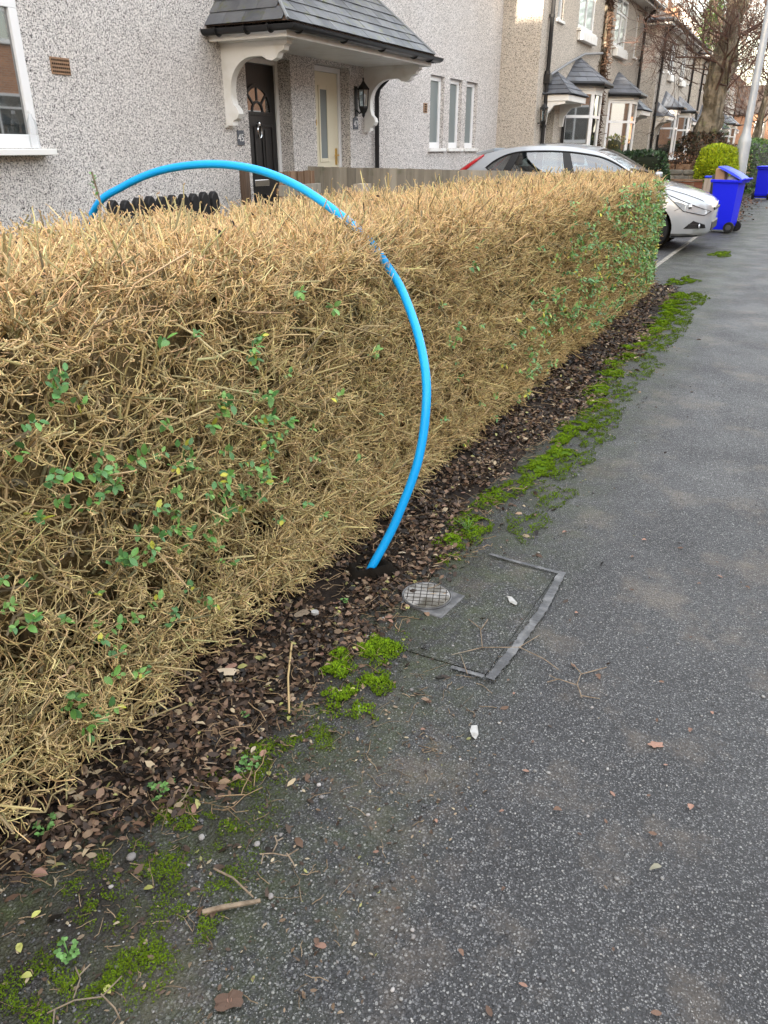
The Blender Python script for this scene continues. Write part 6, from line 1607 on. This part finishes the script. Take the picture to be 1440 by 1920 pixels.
def bare_tree(label, pts, rads, heads, n1, l1, levels, twig='bark_red', ivy=None):
    t = thing('bare_tree', label, 'tree', (pts[0][0], pts[0][1], 0))
    mb = MB(); C = catmull(pts, 9); rr = np.interp(np.linspace(0, len(pts) - 1, len(C)), range(len(pts)), rads)
    n = 32; vs = []
    for k, p in enumerate(C):
        for j in range(n):
            a = 2 * PI * j / n; q = rr[k] * (1 + .10 * math.sin(3 * a + p[2] * 1.1) + .07 * math.sin(5 * a - p[2] * 2.3) + .05 * math.sin(7 * a + p[2] * 6) + .34 * mnoise.noise(Vector((math.cos(a) * 1.6, math.sin(a) * 1.6, p[2] * 1.8))) + .16 * mnoise.noise(Vector((math.cos(a) * 4, math.sin(a) * 4, p[2] * 5))))
            vs.append((p[0] + q * math.cos(a), p[1] + q * math.sin(a), p[2]))
    mb.add(vs, [(k * n + j, k * n + (j + 1) % n, (k + 1) * n + (j + 1) % n, (k + 1) * n + j) for k in range(len(C) - 1) for j in range(n)] + [tuple(range((len(C) - 1) * n, len(C) * n))])
    mb.build('trunk', 'bark', t, smooth=True)
    B, D = [], []
    for k in range(n1):
        h = heads[k % len(heads)]; a = rnd.uniform(0, 2 * PI)
        B.append((h[0] + h[3] * .7 * math.cos(a), h[1] + h[3] * .7 * math.sin(a), h[2] + rnd.uniform(-.25, .25))); e = rnd.uniform(.4, 1.25); D.append((math.cos(a) * e, math.sin(a) * e, max(.12, 1.05 - .6 * e)))
    B = np.array(B); D = unit(np.array(D)); L = rng.uniform(*l1, n1)
    A = bent(B, D, L, rng.normal(0, .22, (n1, 3)) + np.array([0, 0, .12]), 6); rad = rng.uniform(.016, .034, (n1, 1)) ** 1.0 * np.linspace(1, .35, 6)[None]
    V, F = np_tubes(A, rad, 6); np_mesh('limbs', V, F, twig, t, smooth=True, kind='stuff')
    P = A; Vs, Qs, Ts, off = [], [], [], 0
    for (n, a0, a1, ang, up, r0, r1, K) in levels:
        P, rad = branch_level(P, n, a0, a1, ang, up, r0, r1, K)
        V, F = np_tubes(P, rad); Vs.append(V); Qs.append(F[0] + off); Ts.append(F[1] + off); off += len(V)
    np_mesh('twigs', np.concatenate(Vs), [np.concatenate(Qs), np.concatenate(Ts)], twig, t, kind='stuff')
    if ivy:
        N, z0, z1, ra, rb = ivy; z = z0 + (z1 - z0) * rng.random(N) ** 1.1; a = rng.uniform(0, 2 * PI, N); lump_ = .06 * np.sin(a * 4 + z * 5) + .05 * np.sin(a * 7 - z * 8)
        fr = (z - z0) / (z1 - z0); rr_ = rb + (ra - rb) * (1 - fr ** 2) ** .5 + lump_ - rng.random(N) ** 2 * .12
        S = np.stack([pts[0][0] + .04 + rr_ * np.cos(a), pts[0][1] + rr_ * np.sin(a), z], -1); d = np.stack([np.cos(a), np.sin(a), np.full(N, -.2)], -1)
        V, F = leaves_np(S, unit(d * .5 + rng.normal(0, .6, (N, 3)) + np.array([0, 0, -.4])), rng.uniform(.06, .11, N), d + rng.normal(0, .4, (N, 3)), shape=(FLAT_V, FLAT_F))
        pal = np.array([[.055, .03, .018], [.035, .022, .014], [.10, .055, .03], [.025, .03, .012]]); cc = pal[rng.integers(0, 4, N)] * rng.uniform(.6, 1.4, (N, 1))
        np_mesh('ivy', V, F, 'foliage', t, np.repeat(cc, 4, 0), kind='stuff')
    return t
bare_tree('big bare street tree with knobbly trunk and dead ivy round its base', [(-3.12, 27, -.1), (-3.10, 27, .8), (-3.05, 27, 1.7), (-3.0, 27, 2.5), (-2.93, 27, 3.1), (-2.86, 27, 3.6), (-2.84, 27, 4.1), (-2.82, 27, 4.7), (-2.72, 27, 5.4), (-2.6, 27, 6.4), (-2.5, 27, 7.6)],
          [.50, .43, .34, .29, .34, .37, .28, .21, .23, .19, .10], [(-2.93, 27, 3.1, .34), (-2.86, 27, 3.6, .37), (-2.84, 27, 4.2, .28), (-2.72, 27, 5.4, .24), (-2.6, 27, 6.3, .2)], 46, (1.3, 3.4),
          [(7, .7, 1.7, .55, .25, .009, .014, 5), (5, .35, .9, .6, .15, .006, .009, 4), (4, .15, .45, .65, .1, .004, .006, 3)], ivy=(6500, .05, 1.95, .74, .42))
bare_tree('slender bare tree beyond the lamp post, its fine twigs filling the sky', [(-2.9, 47, -.1), (-2.9, 47, 1.5), (-2.8, 47, 3.0), (-2.7, 47, 4.5), (-2.7, 47, 7)], [.22, .19, .16, .12, .06], [(-2.8, 47, 2.6, .2), (-2.75, 47, 3.6, .18), (-2.7, 47, 4.6, .15), (-2.7, 47, 6, .1)], 40, (1.8, 3.8),
          [(7, .7, 1.7, .55, .2, .014, .022, 4), (5, .4, 1.0, .6, .1, .009, .014, 3), (3, .2, .6, .6, .1, .007, .009, 3)])
bare_tree('bare leafless tree rising behind the third house roof', [(-8.6, 56, -.1), (-8.6, 56, 4), (-8.4, 56, 8)], [.3, .25, .15], [(-8.6, 56, 4.5, .2), (-8.5, 56, 6, .2), (-8.4, 56, 7.5, .15)], 34, (2, 4.5),
          [(7, .9, 2.0, .55, .2, .016, .026, 4), (5, .5, 1.2, .6, .1, .011, .016, 3), (3, .3, .7, .6, .1, .008, .011, 3)])
ct = thing('conifer_tree', 'green conifer standing behind the terrace roofs left of the tree trunk', 'tree', (-6.4, 52, 0))
mb = MB(); mb.tube([(-6.4, 52, -.1), (-6.4, 52, 5), (-6.4, 52, 10)], [.2, .14, .04], 8); mb.build('trunk', 'bark', ct, smooth=True)
N = 6500; z = 2 + 8.2 * rng.random(N) ** 1.1; a = rng.uniform(0, 2 * PI, N); rr = (10.6 - z) * .17 * rng.random(N) ** .4 * (1 + .3 * np.sin(a * 5 + z * 3)); S = np.stack([-6.4 + rr * np.cos(a), 52 + rr * np.sin(a), z], -1)
V, F = leaves_np(S, unit(np.stack([np.cos(a), np.sin(a), rng.normal(-.2, .4, N)], -1)), rng.uniform(.12, .28, N), shape=(FLAT_V, FLAT_F)); pal = np.array([[.05, .10, .025], [.07, .13, .03], [.035, .07, .02]])
np_mesh('crown', V, F, 'foliage', ct, np.repeat(pal[rng.integers(0, 3, N)] * rng.uniform(.6, 1.4, (N, 1)), 4, 0), kind='stuff')
